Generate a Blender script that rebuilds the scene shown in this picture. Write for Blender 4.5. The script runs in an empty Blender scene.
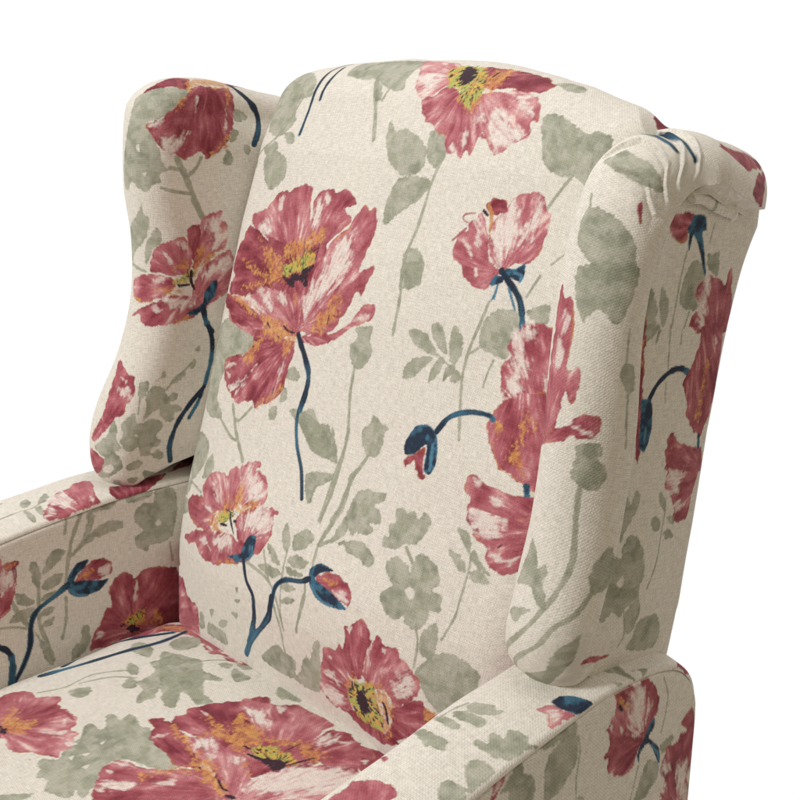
import bpy, math, random
import numpy as np
from mathutils import Vector, Matrix

# ------------------------------------------------------------------ camera, light, exposure
SC = bpy.context.scene
COL = SC.collection
QUAL = 1.0                      # mesh density of the cloth

def make_camera():
    cam = bpy.data.cameras.new('camera')
    ob = bpy.data.objects.new('camera', cam)
    COL.objects.link(ob)
    loc = Vector((0.876, -0.679, 1.097)); yaw, pit, rol, f = 0.846, -0.274, 0.015, 1.516
    fw = Vector((-math.sin(yaw)*math.cos(pit), math.cos(yaw)*math.cos(pit), math.sin(pit)))
    r = Vector((math.cos(yaw), math.sin(yaw), 0)); u = r.cross(fw)
    r2 = r*math.cos(rol) + u*math.sin(rol); u2 = -r*math.sin(rol) + u*math.cos(rol)
    m = Matrix((r2, u2, -fw)).transposed().to_4x4(); m.translation = loc
    ob.matrix_world = m
    cam.sensor_width = 36; cam.sensor_height = 36; cam.lens = 36*f
    cam.clip_start = 0.02; cam.clip_end = 200
    SC.camera = ob
make_camera()

world = bpy.data.worlds.new('World'); SC.world = world; world.use_nodes = True
def build_world():
    nt = world.node_tree; N = nt.nodes; L = nt.links; N.clear()
    out = N.new('ShaderNodeOutputWorld'); bg = N.new('ShaderNodeBackground')
    tc = N.new('ShaderNodeTexCoord')
    dot = N.new('ShaderNodeVectorMath'); dot.operation = 'DOT_PRODUCT'
    # a white paper sweep lit evenly behind the chair, the dim studio behind the photographer
    dot.inputs[1].default_value = (-0.72, 0.64, -0.27)
    mr = N.new('ShaderNodeMapRange'); mr.interpolation_type = 'SMOOTHSTEP'
    mr.inputs['From Min'].default_value = 0.1; mr.inputs['From Max'].default_value = 0.5
    mr.inputs['To Min'].default_value = WORLD_DIM; mr.inputs['To Max'].default_value = 1.05
    L.new(tc.outputs['Generated'], dot.inputs[0]); L.new(dot.outputs['Value'], mr.inputs['Value'])
    # the room behind the photographer is dim and warm
    mx = N.new('ShaderNodeMix'); mx.data_type = 'RGBA'
    mx.inputs['A'].default_value = (1.0, .86, .68, 1); mx.inputs['B'].default_value = (1, 1, 1, 1)
    fr = N.new('ShaderNodeMapRange'); fr.interpolation_type = 'SMOOTHSTEP'
    fr.inputs['From Min'].default_value = 0.1; fr.inputs['From Max'].default_value = 0.5
    L.new(dot.outputs['Value'], fr.inputs['Value']); L.new(fr.outputs['Result'], mx.inputs['Factor'])
    L.new(mx.outputs['Result'], bg.inputs['Color'])
    L.new(mr.outputs['Result'], bg.inputs['Strength']); L.new(bg.outputs[0], out.inputs[0])
WORLD_DIM = 0.39
build_world()

def area(name, loc, target, size, power, color=(1, 1, 1)):
    l = bpy.data.lights.new(name, 'AREA'); l.shape = 'RECTANGLE'; l.size = size[0]; l.size_y = size[1]
    l.energy = power; l.color = color
    o = bpy.data.objects.new(name, l); COL.objects.link(o); o.location = loc
    o.rotation_euler = (Vector(target)-Vector(loc)).to_track_quat('-Z', 'Y').to_euler()
    return o
area('key_softbox', (-0.50, -2.35, 2.30), (0.05, 0, 0.8), (0.50, 0.50), 54, (0.985, 0.99, 1.0))
area('top_softbox', (0.2, 0.3, 2.9), (0, 0, 0.8), (1.0, 1.0), 13)

SC.view_settings.view_transform = 'Standard'; SC.view_settings.look = 'None'
SC.view_settings.exposure = 0; SC.view_settings.gamma = 1
SC.render.resolution_x = 1024; SC.render.resolution_y = 1024

# ------------------------------------------------------------------ numeric helpers
def smooth(e0, e1, x):
    t = np.clip((x-e0)/(e1-e0), 0, 1); return t*t*(3-2*t)

def lerp_tab(x, tab):
    a = np.array(tab, float); return np.interp(x, a[:, 0], a[:, 1])

def spline(pts, n, per=24):
    """Catmull-Rom through pts, resampled to n even steps; pts may have extra columns."""
    p = np.array(pts, float); p = np.vstack([2*p[0]-p[1], p, 2*p[-1]-p[-2]])
    out = []
    for i in range(1, len(p)-2):
        t = np.linspace(0, 1, per, endpoint=False)[:, None]
        a, b, c, d = p[i-1], p[i], p[i+1], p[i+2]
        out.append(.5*((2*b)+(-a+c)*t+(2*a-5*b+4*c-d)*t*t+(-a+3*b-3*c+d)*t**3))
    out.append(p[-2][None]); q = np.vstack(out)
    s = np.concatenate([[0], np.cumsum(np.linalg.norm(np.diff(q[:, :2], axis=0), axis=1))])
    t = np.linspace(0, s[-1], n)
    return np.stack([np.interp(t, s, q[:, k]) for k in range(q.shape[1])], 1), t

_rng = np.random.RandomState(7)
_TAB = _rng.rand(512, 512).astype(np.float32)
def vnoise(x, y):
    """smooth value noise, 0..1, one cell per unit"""
    xi = np.floor(x).astype(int); yi = np.floor(y).astype(int); fx = x-xi; fy = y-yi
    fx = fx*fx*(3-2*fx); fy = fy*fy*(3-2*fy)
    a = _TAB[xi & 511, yi & 511]; b = _TAB[(xi+1) & 511, yi & 511]
    c = _TAB[xi & 511, (yi+1) & 511]; d = _TAB[(xi+1) & 511, (yi+1) & 511]
    return (a*(1-fx)+b*fx)*(1-fy)+(c*(1-fx)+d*fx)*fy
def fbm(x, y, o=3):
    s = 0; a = .5; t = 0
    for k in range(o):
        s = s+a*vnoise(x*2**k+17.3*k, y*2**k+5.1*k); t += a; a *= .5
    return s/t

def normals(P):
    du = np.gradient(P, axis=0); dv = np.gradient(P, axis=1)
    n = np.cross(du, dv); return n/(np.linalg.norm(n, axis=2, keepdims=True)+1e-12)

def grid_obj(name, P, cloth, color, mat, parent=None, flip=False, thick=0):
    """one mesh from a grid of points; cloth = flat cloth coordinates in metres, color = the print"""
    n, m = P.shape[:2]
    me = bpy.data.meshes.new(name)
    idx = np.arange(n*m, dtype=np.int32).reshape(n, m)
    a, b, c, d = idx[:-1, :-1], idx[1:, :-1], idx[1:, 1:], idx[:-1, 1:]
    q = np.stack([a, d, c, b] if flip else [a, b, c, d], -1).reshape(-1, 4)
    me.vertices.add(n*m); me.vertices.foreach_set('co', P.astype(np.float32).ravel())
    me.loops.add(q.size); me.loops.foreach_set('vertex_index', q.ravel())
    me.polygons.add(len(q))
    me.polygons.foreach_set('loop_start', np.arange(0, q.size, 4, dtype=np.int32))
    me.polygons.foreach_set('use_smooth', np.ones(len(q), bool))
    at = me.attributes.new('cloth', 'FLOAT_VECTOR', 'POINT')
    at.data.foreach_set('vector', np.dstack([cloth, np.zeros((n, m))]).astype(np.float32).ravel())
    ac = me.attributes.new('print', 'FLOAT_COLOR', 'POINT')
    ac.data.foreach_set('color', np.dstack([color, np.ones((n, m))]).astype(np.float32).ravel())
    me.update(calc_edges=True)
    me.materials.append(mat)
    ob = bpy.data.objects.new(name, me); COL.objects.link(ob)
    if parent: ob.parent = parent
    return ob
# ------------------------------------------------------------------ the fabric
WEAVE = 0.314/0.00145           # one thread every 1.45 mm
def fabric_material():
    m = bpy.data.materials.new('printed_linen'); m.use_nodes = True
    nt = m.node_tree; N = nt.nodes; L = nt.links; N.clear()
    out = N.new('ShaderNodeOutputMaterial'); bs = N.new('ShaderNodeBsdfPrincipled')
    L.new(bs.outputs[0], out.inputs[0])
    cl = N.new('ShaderNodeAttribute'); cl.attribute_name = 'cloth'
    pr = N.new('ShaderNodeAttribute'); pr.attribute_name = 'print'
    def noise(scale, sx, sy, det=2, rough=.5):
        mp = N.new('ShaderNodeMapping'); mp.inputs['Scale'].default_value = (sx, sy, 1)
        t = N.new('ShaderNodeTexNoise'); t.noise_dimensions = '2D'
        t.inputs['Scale'].default_value = scale; t.inputs['Detail'].default_value = det
        t.inputs['Roughness'].default_value = rough
        L.new(cl.outputs['Vector'], mp.inputs[0]); L.new(mp.outputs[0], t.inputs['Vector']); return t.outputs['Fac']
    def wave(axis, scale):
        t = N.new('ShaderNodeTexWave'); t.wave_type = 'BANDS'; t.bands_direction = axis
        t.inputs['Scale'].default_value = scale; t.inputs['Distortion'].default_value = .8
        t.inputs['Detail'].default_value = 1.5; t.inputs['Detail Scale'].default_value = .35
        L.new(cl.outputs['Vector'], t.inputs['Vector']); return t.outputs['Fac']
    def math_(op, a, b=None):
        n = N.new('ShaderNodeMath'); n.operation = op
        for i, v in enumerate((a, b)):
            if v is None: continue
            if isinstance(v, (int, float)): n.inputs[i].default_value = v
            else: L.new(v, n.inputs[i])
        return n.outputs[0]
    warp = wave('DIAGONAL', WEAVE); weft = wave('Y', WEAVE)
    weave = math_('MULTIPLY', warp, weft)
    slubx = noise(1, 110, 950, 2, .5); sluby = noise(1, 950, 110, 2, .5)
    slub = math_('ADD', slubx, sluby)                    # ~1.0 mean
    fine = noise(1, 1500, 1500, 1)
    h = math_('ADD', math_('MULTIPLY', weave, .9), math_('MULTIPLY', slub, .9))
    # colour: slubs and gaps between threads shift the tone a little
    g = math_('ADD', math_('MULTIPLY', math_('SUBTRACT', slub, 1.0), .46), math_('MULTIPLY', math_('SUBTRACT', weave, .25), .24))
    g = math_('ADD', g, math_('MULTIPLY', math_('SUBTRACT', fine, .5), .10))
    big = noise(9, 1, 1, 3)
    g = math_('ADD', g, math_('MULTIPLY', math_('SUBTRACT', big, .5), .05))
    k = math_('ADD', g, 1.0)
    mul = N.new('ShaderNodeVectorMath'); mul.operation = 'SCALE'
    L.new(pr.outputs['Color'], mul.inputs[0]); L.new(k, mul.inputs['Scale'])
    L.new(mul.outputs[0], bs.inputs['Base Color'])
    bs.inputs['Roughness'].default_value = .85
    bs.inputs['Specular IOR Level'].default_value = .25
    bs.inputs['Sheen Weight'].default_value = .08; bs.inputs['Sheen Roughness'].default_value = .5
    bp = N.new('ShaderNodeBump'); bp.inputs['Strength'].default_value = .45; bp.inputs['Distance'].default_value = .0006
    L.new(h, bp.inputs['Height']); L.new(bp.outputs[0], bs.inputs['Normal'])
    return m
FAB = fabric_material()
# printed motifs, flat cloth coordinates in tenths of a millimetre: kind; options; outline
MOTIFS = {
'back': '''
L;;-2629,11030,-2320,11020,-1920,10816,-1815,10629,-2035,10627,-2312,10783
L;;-2601,10815,-2409,10887,-1963,10670,-2006,10510,-1915,10370,-2095,10221,-2383,10304,-2540,10520
L;;-2031,10251,-1892,10254,-1794,10160,-1900,10142
L;;-2329,10114,-2145,10171,-2042,10099,-2212,10024
L;;-2261,9994,-2085,10070,-1833,9981,-1756,9784,-1961,9651,-2155,9786
L;;-2564,10020,-2426,9963,-2412,9892,-2555,9933
S;176;-1936,10636,-2119,10253,-2522,10001,-2683,9794
L;;-1482,10869,-1499,11068,-1270,11086,-888,11095,-487,11127,-469,10964,-444,10797,-375,10698,-572,10695,-866,10777,-1133,10798
S;342;-874,10776,-703,10561,-508,10223
S;198;-616,10582,-589,10755
L;;-912,10774,-720,10717,-629,10596,-731,10590
L;;-369,10414,-235,10323,-59,10346,166,10278,307,10190,367,10058,277,9961,64,9939,-150,10052,-317,10228
L;;271,10325,358,10365,524,10309,586,10178,507,10052,338,10138
L;;72,9913,415,9954,521,9915,415,9755,179,9581,37,9480,-27,9676
S;239;573,10163,521,9915,509,9549,472,9340,459,9225,495,8963
L;;478,9330,607,9338,737,9222,723,9050,581,8965,480,9119,424,9250
B;274;-1734,11123,-1872,10950,-1768,10596,-1747,10239
B;314;-1718,10997,-1677,10798,-1630,10595
S;239;453,9122,521,8907,537,8550
L;;452,9180,697,9227,746,9038,595,9036,537,8966
L;;-551,7562,-379,7662,-237,7545,-128,7510,-52,7437,-27,7563,80,7411,165,7257,-36,7262,-237,7274,-372,7362,-510,7451
L;;-250,7060,157,7162,158,7105,-52,6964,-58,6829,-130,6826
S;268;101,8158,121,7891,208,7502,167,7139,129,6718
L;;-8,8505,251,8564,237,8462,295,8342,263,8233,151,8135,21,8202,-24,8339,64,8432
L;;493,7803,572,7764,737,7718,687,7677,701,7564,637,7433,508,7430,420,7523,393,7632,494,7731
S;246;536,7408,396,7139,367,6901,300,6765
L;;729,8631,908,8662,1000,8611,1136,8486,974,8491,825,8529
L;;988,8723,1052,8778,1151,8715,1239,8535,1136,8554,1037,8634
L;;1283,8477,1240,8664,1265,8797,1383,8714,1411,8593,1369,8472
L;;780,8190,766,8303,878,8411,1082,8461,1010,8360,893,8232
L;;1089,8230,1095,8348,1154,8477,1238,8464,1195,8346
L;;1260,8288,1268,8419,1351,8467,1355,8385
L;;1339,8307,1382,8419,1451,8367,1412,8314
S;139;1133,8500,1394,8391,1471,8357
S;208;1593,9084,1552,8907,1481,8612,1466,8382,1512,8113,1580,7837
S;155;1485,8586,1580,8664
L;;1584,8693,1565,8855,1666,9021,1894,9083,2022,8982,1928,8816,1896,8654,1725,8648
L;;2000,9116,2213,9235,2224,9069,2105,9035
S;137;1769,8605,1730,8481,1710,8349
S;167;2056,9437,1970,9231
L;;1597,10696,1703,10765,1955,10741,2133,10709,2239,10768,2411,10734,2414,10573,2377,10459,2300,10301,2154,10338,1954,10294,1775,10364,1668,10551
S;217;2131,10344,2028,10162,1939,9986
S;116;2257,9708,2128,9556
L;;1375,11047,1490,11132,1697,11132,1755,11046,1610,10993
P;15,2817,10836;2379,11299,2444,11358,2696,11349,3069,10919,2906,10969
P;20,-2663,10505;-2646,10856,-2679,10758,-2784,10595,-2598,10636,-2505,10719
L;;-2539,8032,-2197,8262,-1683,8204,-1580,8022,-1903,7865,-2065,7770,-2135,7413,-1946,7217,-2182,7162,-2399,7245,-2507,7505,-2510,7788
S;293;-1773,7390,-1587,7137,-1320,6912
S;213;-1389,7443,-1577,7270,-1679,7263
S;212;-2018,7217,-1694,7077,-1547,7063
L;;-924,7919,-781,7977,-679,7905,-736,7841,-930,7843
L;;-936,7698,-874,7758,-831,7659,-924,7590
L;;-1082,7494,-966,7548,-939,7431,-1045,7406
L;;-750,7568,-482,7609,-257,7542,-65,7558,37,7282,-258,7270,-467,7431,-667,7508
B;332;-831,8294,-581,8019,-545,7843,-587,7528,-493,7273,-336,7071,-207,6832
L;;-2478,6855,-2397,6960,-2158,6941,-2046,6808,-2103,6630,-2276,6443,-2389,6512,-2491,6656
L;;-2043,6539,-2046,6701,-1953,6818,-1847,6700,-1926,6571
L;;-2510,6115,-2369,6230,-2169,6228,-2229,6096,-2436,6009
L;;-2383,6402,-2263,6418,-2327,6260,-2498,6233
S;174;-2379,6435,-1984,6395
L;;-292,6385,-343,6489,-307,6572,-237,6520,-172,6397,-194,6316
L;;-144,6382,-143,6500,-8,6599,151,6559,72,6443,-41,6375
L;;-506,6309,-396,6305,-214,6178,-380,6186
L;;-151,6271,-43,6340,166,6330,73,6231,-92,6228
L;;-588,6070,-387,6135,-177,6114,-354,6018
L;;-158,6196,84,6212,134,6190,-56,6129
L;;-184,5986,-76,6050,51,6041,-51,5969
L;;-156,5842,-47,5922,57,5928,-30,5854
S;177;-186,6343,-178,6127,-157,5856,-108,5579
S;216;-823,6043,-388,5983,-191,5793,-92,5560
S;178;-537,6240,-371,5986
S;247;266,6642,230,6489,235,6283
S;232;179,6170,207,5983,129,5648
S;229;209,7583,215,7231,158,6703
S;228;479,7288,381,7182,408,6958,265,6571
L;;-1796,5087,-1704,5095,-1697,4944,-1818,4896
L;;-1533,5224,-1444,5259,-1519,5139
L;;-1301,5197,-1167,5235,-1231,5138,-1362,5096
L;;-1067,5377,-945,5411,-981,5336
L;;-972,5556,-880,5592,-916,5536
L;;-953,5707,-901,5726,-923,5661
L;;-1596,5048,-1401,5068,-1239,5073,-1210,4934,-1425,4905,-1647,4903
L;;-556,5059,-416,5204,-293,5315,-180,5344,-107,5302,65,5292,51,5116,129,5182,200,5325,275,5438,329,5405,403,5623,480,5664,486,5496,458,5125,265,5043,21,5044,-236,5020
S;237;-278,5813,-151,5564,-107,5302
S;213;194,6027,129,5621
L;;525,7082,638,7146,779,7150,896,7172,894,7101,794,7042,910,6981,922,6907,796,6872,873,6826,809,6773,644,6747,636,6701,482,6795,479,6956
L;;372,6579,396,6677,463,6835,502,6826,537,6717,436,6599
L;;436,6599,738,6699,852,6673,965,6615,980,6543,909,6512,767,6558,629,6561,578,6592
S;248;207,7204,193,6944,148,6725
S;247;435,7265,372,6991,349,6849,257,6589,221,6513
S;245;250,6520,395,6609
L;;1068,7072,1135,7111,1208,7087,1281,7130,1353,7060,1398,7153,1483,7118,1501,7035,1432,6904,1367,6843,1255,6810,1183,6745,1024,6744,1010,6817,1069,6838,1031,6927,1107,6978
L;;1124,6629,1236,6706,1374,6669,1439,6600,1423,6672,1441,6767,1532,6803,1698,6743,1768,6630,1713,6551,1822,6518,1843,6395,1741,6373,1747,6278,1666,6185,1536,6189,1477,6237,1374,6184,1228,6251,1153,6358,1226,6415,1272,6462,1160,6540
C;;1426,6456,1468,6502,1527,6485,1539,6431,1495,6399
S;229;1304,6803,1422,6705
S;175;1641,6200,1690,6056,1685,5850
L;;1699,6151,1836,6304,1897,6126,1845,5972,1726,5999
S;227;1845,5972,1728,5837
L;;1799,7110,1900,7107,1966,7039,1981,6944,1882,7015
L;;1767,6915,1886,6906,1966,6843,1980,6792,1885,6796
L;;1995,6906,2010,6986,2129,6891,2240,6828,2119,6844
L;;2018,6793,2119,6844,2244,6763,2099,6730
S;163;1999,6939,2012,6771,2004,6550,1999,6399,1927,6179
L;;1706,5809,1864,6023,1984,6085,2138,6090,2241,6056,2344,5995,2342,5885,2301,5717,2210,5616,2009,5529,1866,5603,1779,5717
P;45,-1130,8890;-2184,9380,-1946,9450,-1787,9604,-1658,9661,-1563,9641,-1475,9709,-1331,9726,-1194,9714,-1169,9584,-1066,9393,-895,9307,-986,9203,-1196,9123,-1476,9096,-1789,9153,-2067,9246
P;38,-990,8906;-1109,9567,-1057,9662,-882,9713,-788,9669,-689,9727,-551,9707,-431,9612,-500,9577,-595,9553,-473,9494,-445,9440,-544,9333,-673,9200,-858,9154,-1002,9239,-1051,9394
W;-1030,8903;-1074,9569,-982,9594,-932,9440,-930,9304,-1011,9355
W;-992,8914;-959,9676,-831,9626,-838,9549,-923,9579
W;-1084,8878;-1724,9575,-1651,9619,-1619,9497,-1654,9452
W;-1130,8890;-2055,9265,-1882,9335,-1720,9282,-1754,9178,-1925,9164
P;22,-1181,8847;-2189,9263,-1991,9225,-1632,9082,-1317,8889,-1009,8847,-852,8789,-924,8619,-1295,8649,-1669,8578,-2070,8506,-2311,8511,-2354,8629,-2269,8706,-2383,8823,-2360,8985,-2261,9126
P;20,-1111,8851;-1746,9154,-1376,9125,-873,9193,-693,9236,-679,9048,-781,8877,-838,8749,-1017,8688,-1354,8805
P;42,-807,8367;-629,9246,-450,9381,-387,9505,-307,9609,-221,9581,-149,9621,-80,9507,-59,9397,-93,9248,-121,9018,52,9107,72,9024,21,8922,-17,8788,-110,8829,-172,8666,-250,8536,-329,8408,-563,8328,-824,8335,-952,8493,-952,8692,-852,8789,-775,8953,-666,9106
W;-823,8360;-607,9192,-472,9304,-337,9396,-293,9195,-315,9061,-395,8878,-507,8747,-651,8605,-802,8460,-879,8585,-853,8707,-707,8849,-616,9053
o;126;-581,9250,-480,9322,-409,9395
P;40,-814,8301;-796,8262,-566,8347,-323,8390,-121,8521,-36,8633,51,8721,193,8763,243,8717,187,8613,56,8552,-100,8466,-221,8371,-300,8316,-535,8234,-723,8235
W;-814,8301;-171,8494,7,8603,145,8645,129,8603,-8,8562
P;48,-850,8313;-2485,8490,-2156,8506,-1898,8505,-1691,8630,-1462,8667,-1182,8663,-924,8619,-887,8742,-860,8530,-781,8405,-844,8293,-1125,8205,-1568,8132,-1941,8176,-2183,8231,-2248,8330,-2444,8393
W;-850,8313;-1962,8495,-1833,8546,-1611,8439,-1481,8419,-1683,8407
W;-850,8313;-1732,8617,-1616,8638,-1340,8478,-1454,8462
W;-850,8313;-1348,8644,-1202,8660,-1131,8567,-1210,8536
W;-737,8319;-2218,8315,-2105,8373,-2084,8263
O;-1181,8847;-1956,9140,-1754,9073,-1441,9000,-1306,8871,-1339,8764,-1526,8722,-1639,8894
O;-1181,8847;-2169,8891,-1776,8818,-1425,8777,-1518,8703,-1883,8764
O;-1181,8847;-2105,8589,-1847,8681,-1567,8719,-1702,8638
O;-1080,8855;-1368,9108,-1097,9212,-801,9318,-756,9226,-939,9107,-1239,8979,-1367,9007
O;-831,8355;-330,8774,-286,8646,-352,8479,-510,8376,-645,8388,-615,8494,-428,8702
O;-1057,8799;-1066,8678,-959,8616,-979,8548
O;-1194,8377;-2142,8476,-1892,8487,-1818,8409,-1983,8389
G;-979,8769;-1357,8888,-1146,9010,-974,9104,-832,9103,-822,8987,-954,8891,-1080,8855,-1284,8813
K;;-1318,8809,-1202,8803,-1117,8861,-1011,8864,-971,8928,-816,8967,-880,8862,-852,8765,-908,8749,-989,8796,-1052,8779,-1086,8724,-1155,8727
k;100;-805,9028,-808,9193
k;81;-1024,9062,-1088,9233
k;80;-927,9071,-812,9143
k;81;-1080,8936,-1046,9031
k;83;-1253,8836,-1366,8906
k;137;-425,8554,-424,8468
P;30,-1160,8291;-2481,8423,-2342,8511,-2162,8465,-1922,8427,-1672,8384,-1495,8333,-1525,8188,-1605,8108,-1680,8208,-1832,8201,-2027,8203,-2162,8250,-2249,8337
P;30,-930,8237;-1605,8108,-1574,8223,-1326,8219,-917,8208,-873,8188,-853,8103,-895,7975,-916,7790,-958,7678,-1051,7583,-1218,7516,-1324,7446,-1403,7506,-1532,7478,-1704,7417,-1871,7485,-1983,7544,-2062,7624,-2112,7746,-2049,7842,-1782,7919,-1675,7987,-1553,8089
W;-843,8266;-2119,7761,-1953,7833,-1859,7808,-2011,7732
W;-865,8274;-1934,7553,-1740,7659,-1601,7725,-1643,7599,-1804,7485
W;-835,8277;-2055,7690,-1953,7678,-1963,7628
W;-930,8237;-1561,7788,-1488,7879,-1453,7873,-1504,7765
W;-930,8237;-937,8103,-1017,8029,-1046,7857,-1009,7774,-996,7895,-988,8018
O;-930,8237;-1769,7890,-1645,7993,-1554,8103,-1409,8190,-1496,8019,-1582,7846
O;-930,8237;-1318,7478,-1190,7599,-1025,7723,-951,7816,-958,7678,-1074,7571
O;-1160,8291;-2243,8487,-1977,8487,-1791,8430,-1631,8359,-1826,8361,-2094,8455
O;-893,8275;-1583,8364,-1362,8381,-1044,8338,-859,8265,-866,8205,-1168,8153,-1339,8162,-1487,8237
O;-893,8275;-1062,8172,-909,8179,-931,8087,-1024,8059
k;202;-1109,8332,-1028,8298,-909,8292
k;166;-1412,8315,-1338,8277
k;143;-1180,8219,-1145,8208
k;143;-1075,7653,-1073,7714
B;457;-836,8285,-723,8160,-559,7954,-529,7785,-560,7600
P;66,358,10884;-551,11101,-471,11123,-53,11056,88,11032,359,10839,193,10760,122,10660,-3,10636,-114,10667,-222,10740,-326,10850
W;358,10884;-298,10853,-201,10898,75,10863,79,10734,-1,10670,-128,10724
P;42,502,10795;-22,10625,122,10660,219,10763,446,10710,667,10612,902,10454,1001,10399,917,10378,915,10314,896,10224,823,10266,802,10182,710,10211,595,10201,459,10350,344,10350,250,10412,114,10450,36,10526
W;502,10795;715,10300,679,10454,761,10435,810,10281
W;559,10799;593,10226,602,10300,716,10228
P;62,645,10795;680,10597,700,10742,914,10799,1111,10863,1388,10840,1496,10766,1553,10668,1494,10620,1527,10525,1439,10452,1331,10407,1274,10314,1153,10295,969,10430,788,10508
W;645,10795;923,10566,1052,10654,1317,10579,1424,10482,1238,10336,1110,10350
W;645,10795;979,10814,1261,10827,1452,10754,1416,10671,1123,10759
W;645,10795;767,10540,853,10625,966,10537,882,10487
r;103;1431,10465,1518,10550,1468,10612
P;18,559,10867;417,11018,647,11060,944,11091,1215,11092,1375,11040,1416,10998,1362,10882,1224,10863,960,10854,846,10810,623,10811
O;559,10867;598,10923,630,11030,848,11079,824,10921,846,10810,756,10770
O;529,10797;467,10693,666,10569,736,10640,738,10731
G;529,10797;58,10911,115,11012,399,11031,543,10969,656,10856,746,10753,695,10653,651,10599,480,10677,371,10755,246,10763
K;;316,10811,203,10950,203,11018,347,10993,432,10939,486,10854,435,10787
k;184;668,10923,674,10996
k;129;619,10872,648,10857
k;110;622,10788,665,10777
P;50,1638,9349;1123,9666,1178,9718,1237,9795,1289,9754,1352,9650,1426,9550,1474,9439,1627,9370,1566,9250,1552,9179,1480,9170,1354,9173,1250,9212,1164,9302,1074,9338,1037,9408,1039,9506,1068,9564,1146,9605
W;1638,9349;1181,9707,1241,9732,1324,9537,1269,9523
W;1638,9349;1098,9542,1189,9506,1294,9394,1226,9408
W;1638,9349;1322,9350,1391,9288,1377,9245
P;50,1668,9352;1366,9666,1397,9753,1453,9808,1504,9912,1541,9961,1625,10036,1706,10062,1818,10107,1897,10081,1938,9972,2000,9953,2014,9890,1995,9779,1979,9627,1919,9505,1769,9450,1655,9379,1513,9423,1417,9533
W;1668,9352;1440,9537,1411,9679,1494,9843,1497,9924,1575,9969,1652,9843,1736,9813,1795,9842,1826,9707,1710,9607,1627,9503,1581,9407
W;1665,9356;1810,10072,1856,10082,1900,10004,1883,9839,1904,9687,1881,9666,1813,9781,1822,9928
P;20,1265,9814;1266,9867,1312,9925,1397,9953,1471,9947,1508,9900,1494,9843,1398,9795,1331,9791
o;347;1294,9867,1360,9783,1393,9660
k;261;1252,9807,1311,9780
r;141;1170,9771,1070,9743,1038,9710,1068,9679,1121,9674
r;231;1111,9621,996,9494
D;;1553,9235,1595,9322,1661,9325,1685,9399,1781,9423,1870,9493,1894,9417,1881,9336,1813,9330,1741,9336,1695,9335,1694,9283,1623,9236,1578,9212
b;378;1697,9322,1800,9260,1908,9183
b;223;1642,9245,1639,9177,1614,9102
b;252;1794,9389,1870,9385,1865,9331
B;418;1652,9364,1895,9197,2004,8964
b;205;1641,9208,1638,9120
b;219;1770,9245,1884,9087
P;36,2469,8115;1884,8778,1910,8848,1978,8945,2016,9003,2138,9040,2209,9053,2330,9017,2378,8999,2519,8268,1972,8128,1968,8220,1911,8362,1868,8506,1869,8619,1937,8697
W;2474,8114;1895,8782,1926,8851,2005,8985,2110,9021,2154,8949,2071,8863,2098,8762,2158,8686,2112,8547,2091,8398,2023,8238,1994,8196,1944,8372,1953,8592,1956,8721
W;2454,8100;2310,8587,2344,8644,2381,8430,2338,8424
P;34,2104,8796;1839,8019,1857,8099,1926,8261,2014,8338,2416,8451,2587,7593,2434,7610,2334,7640,2185,7690,2053,7723,1986,7812,1886,7927
O;2117,8795;2196,8175,2237,8295,2269,8233,2247,8083,2226,7933,2317,7743,2243,7779,2127,7833,2112,7902,2182,7938
O;2112,8796;1931,8081,1986,8114,1995,8009,1967,7931
O;2114,8798;2297,8204,2329,8214,2324,8085
o;83;1841,8075,1855,7989,1954,7890,2015,7784,2098,7718,2229,7684,2349,7654
B;332;2357,7640,2377,7566
P;42,2855,7316;1756,7497,1765,7550,1824,7612,1948,7567,2127,7540,2286,7541,2515,7566,2556,7360,2533,7110,2507,6936,2367,6862,2229,6877,2125,6950,2123,7035,1998,7087,1881,7193,1839,7303,1836,7393,1781,7431
W;2857,7330;1896,7303,2052,7350,2242,7317,2241,7246,2130,7126,2039,7100,1926,7188
W;2786,7269;2143,7025,2362,7008,2430,7064,2372,6958,2228,6953
W;2913,7356;1814,7565,1933,7546,1926,7489,1855,7504
W;2841,7323;2040,7472,2157,7488,2196,7445,2097,7416
k;101;2230,7068,2256,7102
o;83;2353,7345,2458,7383
P;30,952,7631;1010,7517,1111,7587,1225,7673,1262,7512,1313,7426,1260,7391,1182,7461,1131,7534,1040,7440
D;;996,7558,965,7661,1054,7827,1197,7876,1310,7833,1364,7736,1396,7575,1352,7465,1268,7487,1238,7703,1111,7587
b;353;1310,7719,1326,7612,1340,7503
B;340;1317,7849,1425,8005,1614,8099,1824,8131,1890,8111
P;38,-1296,6334;-2245,6221,-2180,6307,-1952,6360,-1813,6339,-1562,6270,-1557,6178,-1712,6079,-1952,6046,-2159,6096
P;46,-1296,6334;-1971,6453,-1934,6557,-1820,6654,-1630,6705,-1504,6708,-1497,6772,-1402,6819,-1317,6837,-1232,6704,-1168,6600,-1222,6432,-1473,6358,-1577,6297,-1856,6340
W;-1296,6334;-1762,6543,-1720,6571,-1527,6453,-1571,6439
W;-1296,6334;-1809,6304,-1674,6315,-1562,6270
W;-1296,6334;-1534,6654,-1498,6696,-1397,6599
P;60,-1202,6393;-1308,6824,-1262,6897,-1146,6948,-1001,6977,-989,6934,-1039,6893,-902,6884,-787,6826,-743,6747,-730,6632,-781,6584,-938,6558,-1081,6502,-1168,6600
W;-1202,6393;-1223,6874,-1102,6923,-1010,6872,-872,6831,-795,6702,-831,6618,-960,6599,-1108,6695
r;121;-1002,6883,-880,6844,-781,6813
P;42,-910,6162;-1123,6356,-1016,6493,-787,6587,-696,6620,-523,6631,-481,6600,-538,6571,-500,6493,-491,6380,-552,6243,-628,6158,-839,6122,-1009,6193
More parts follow.
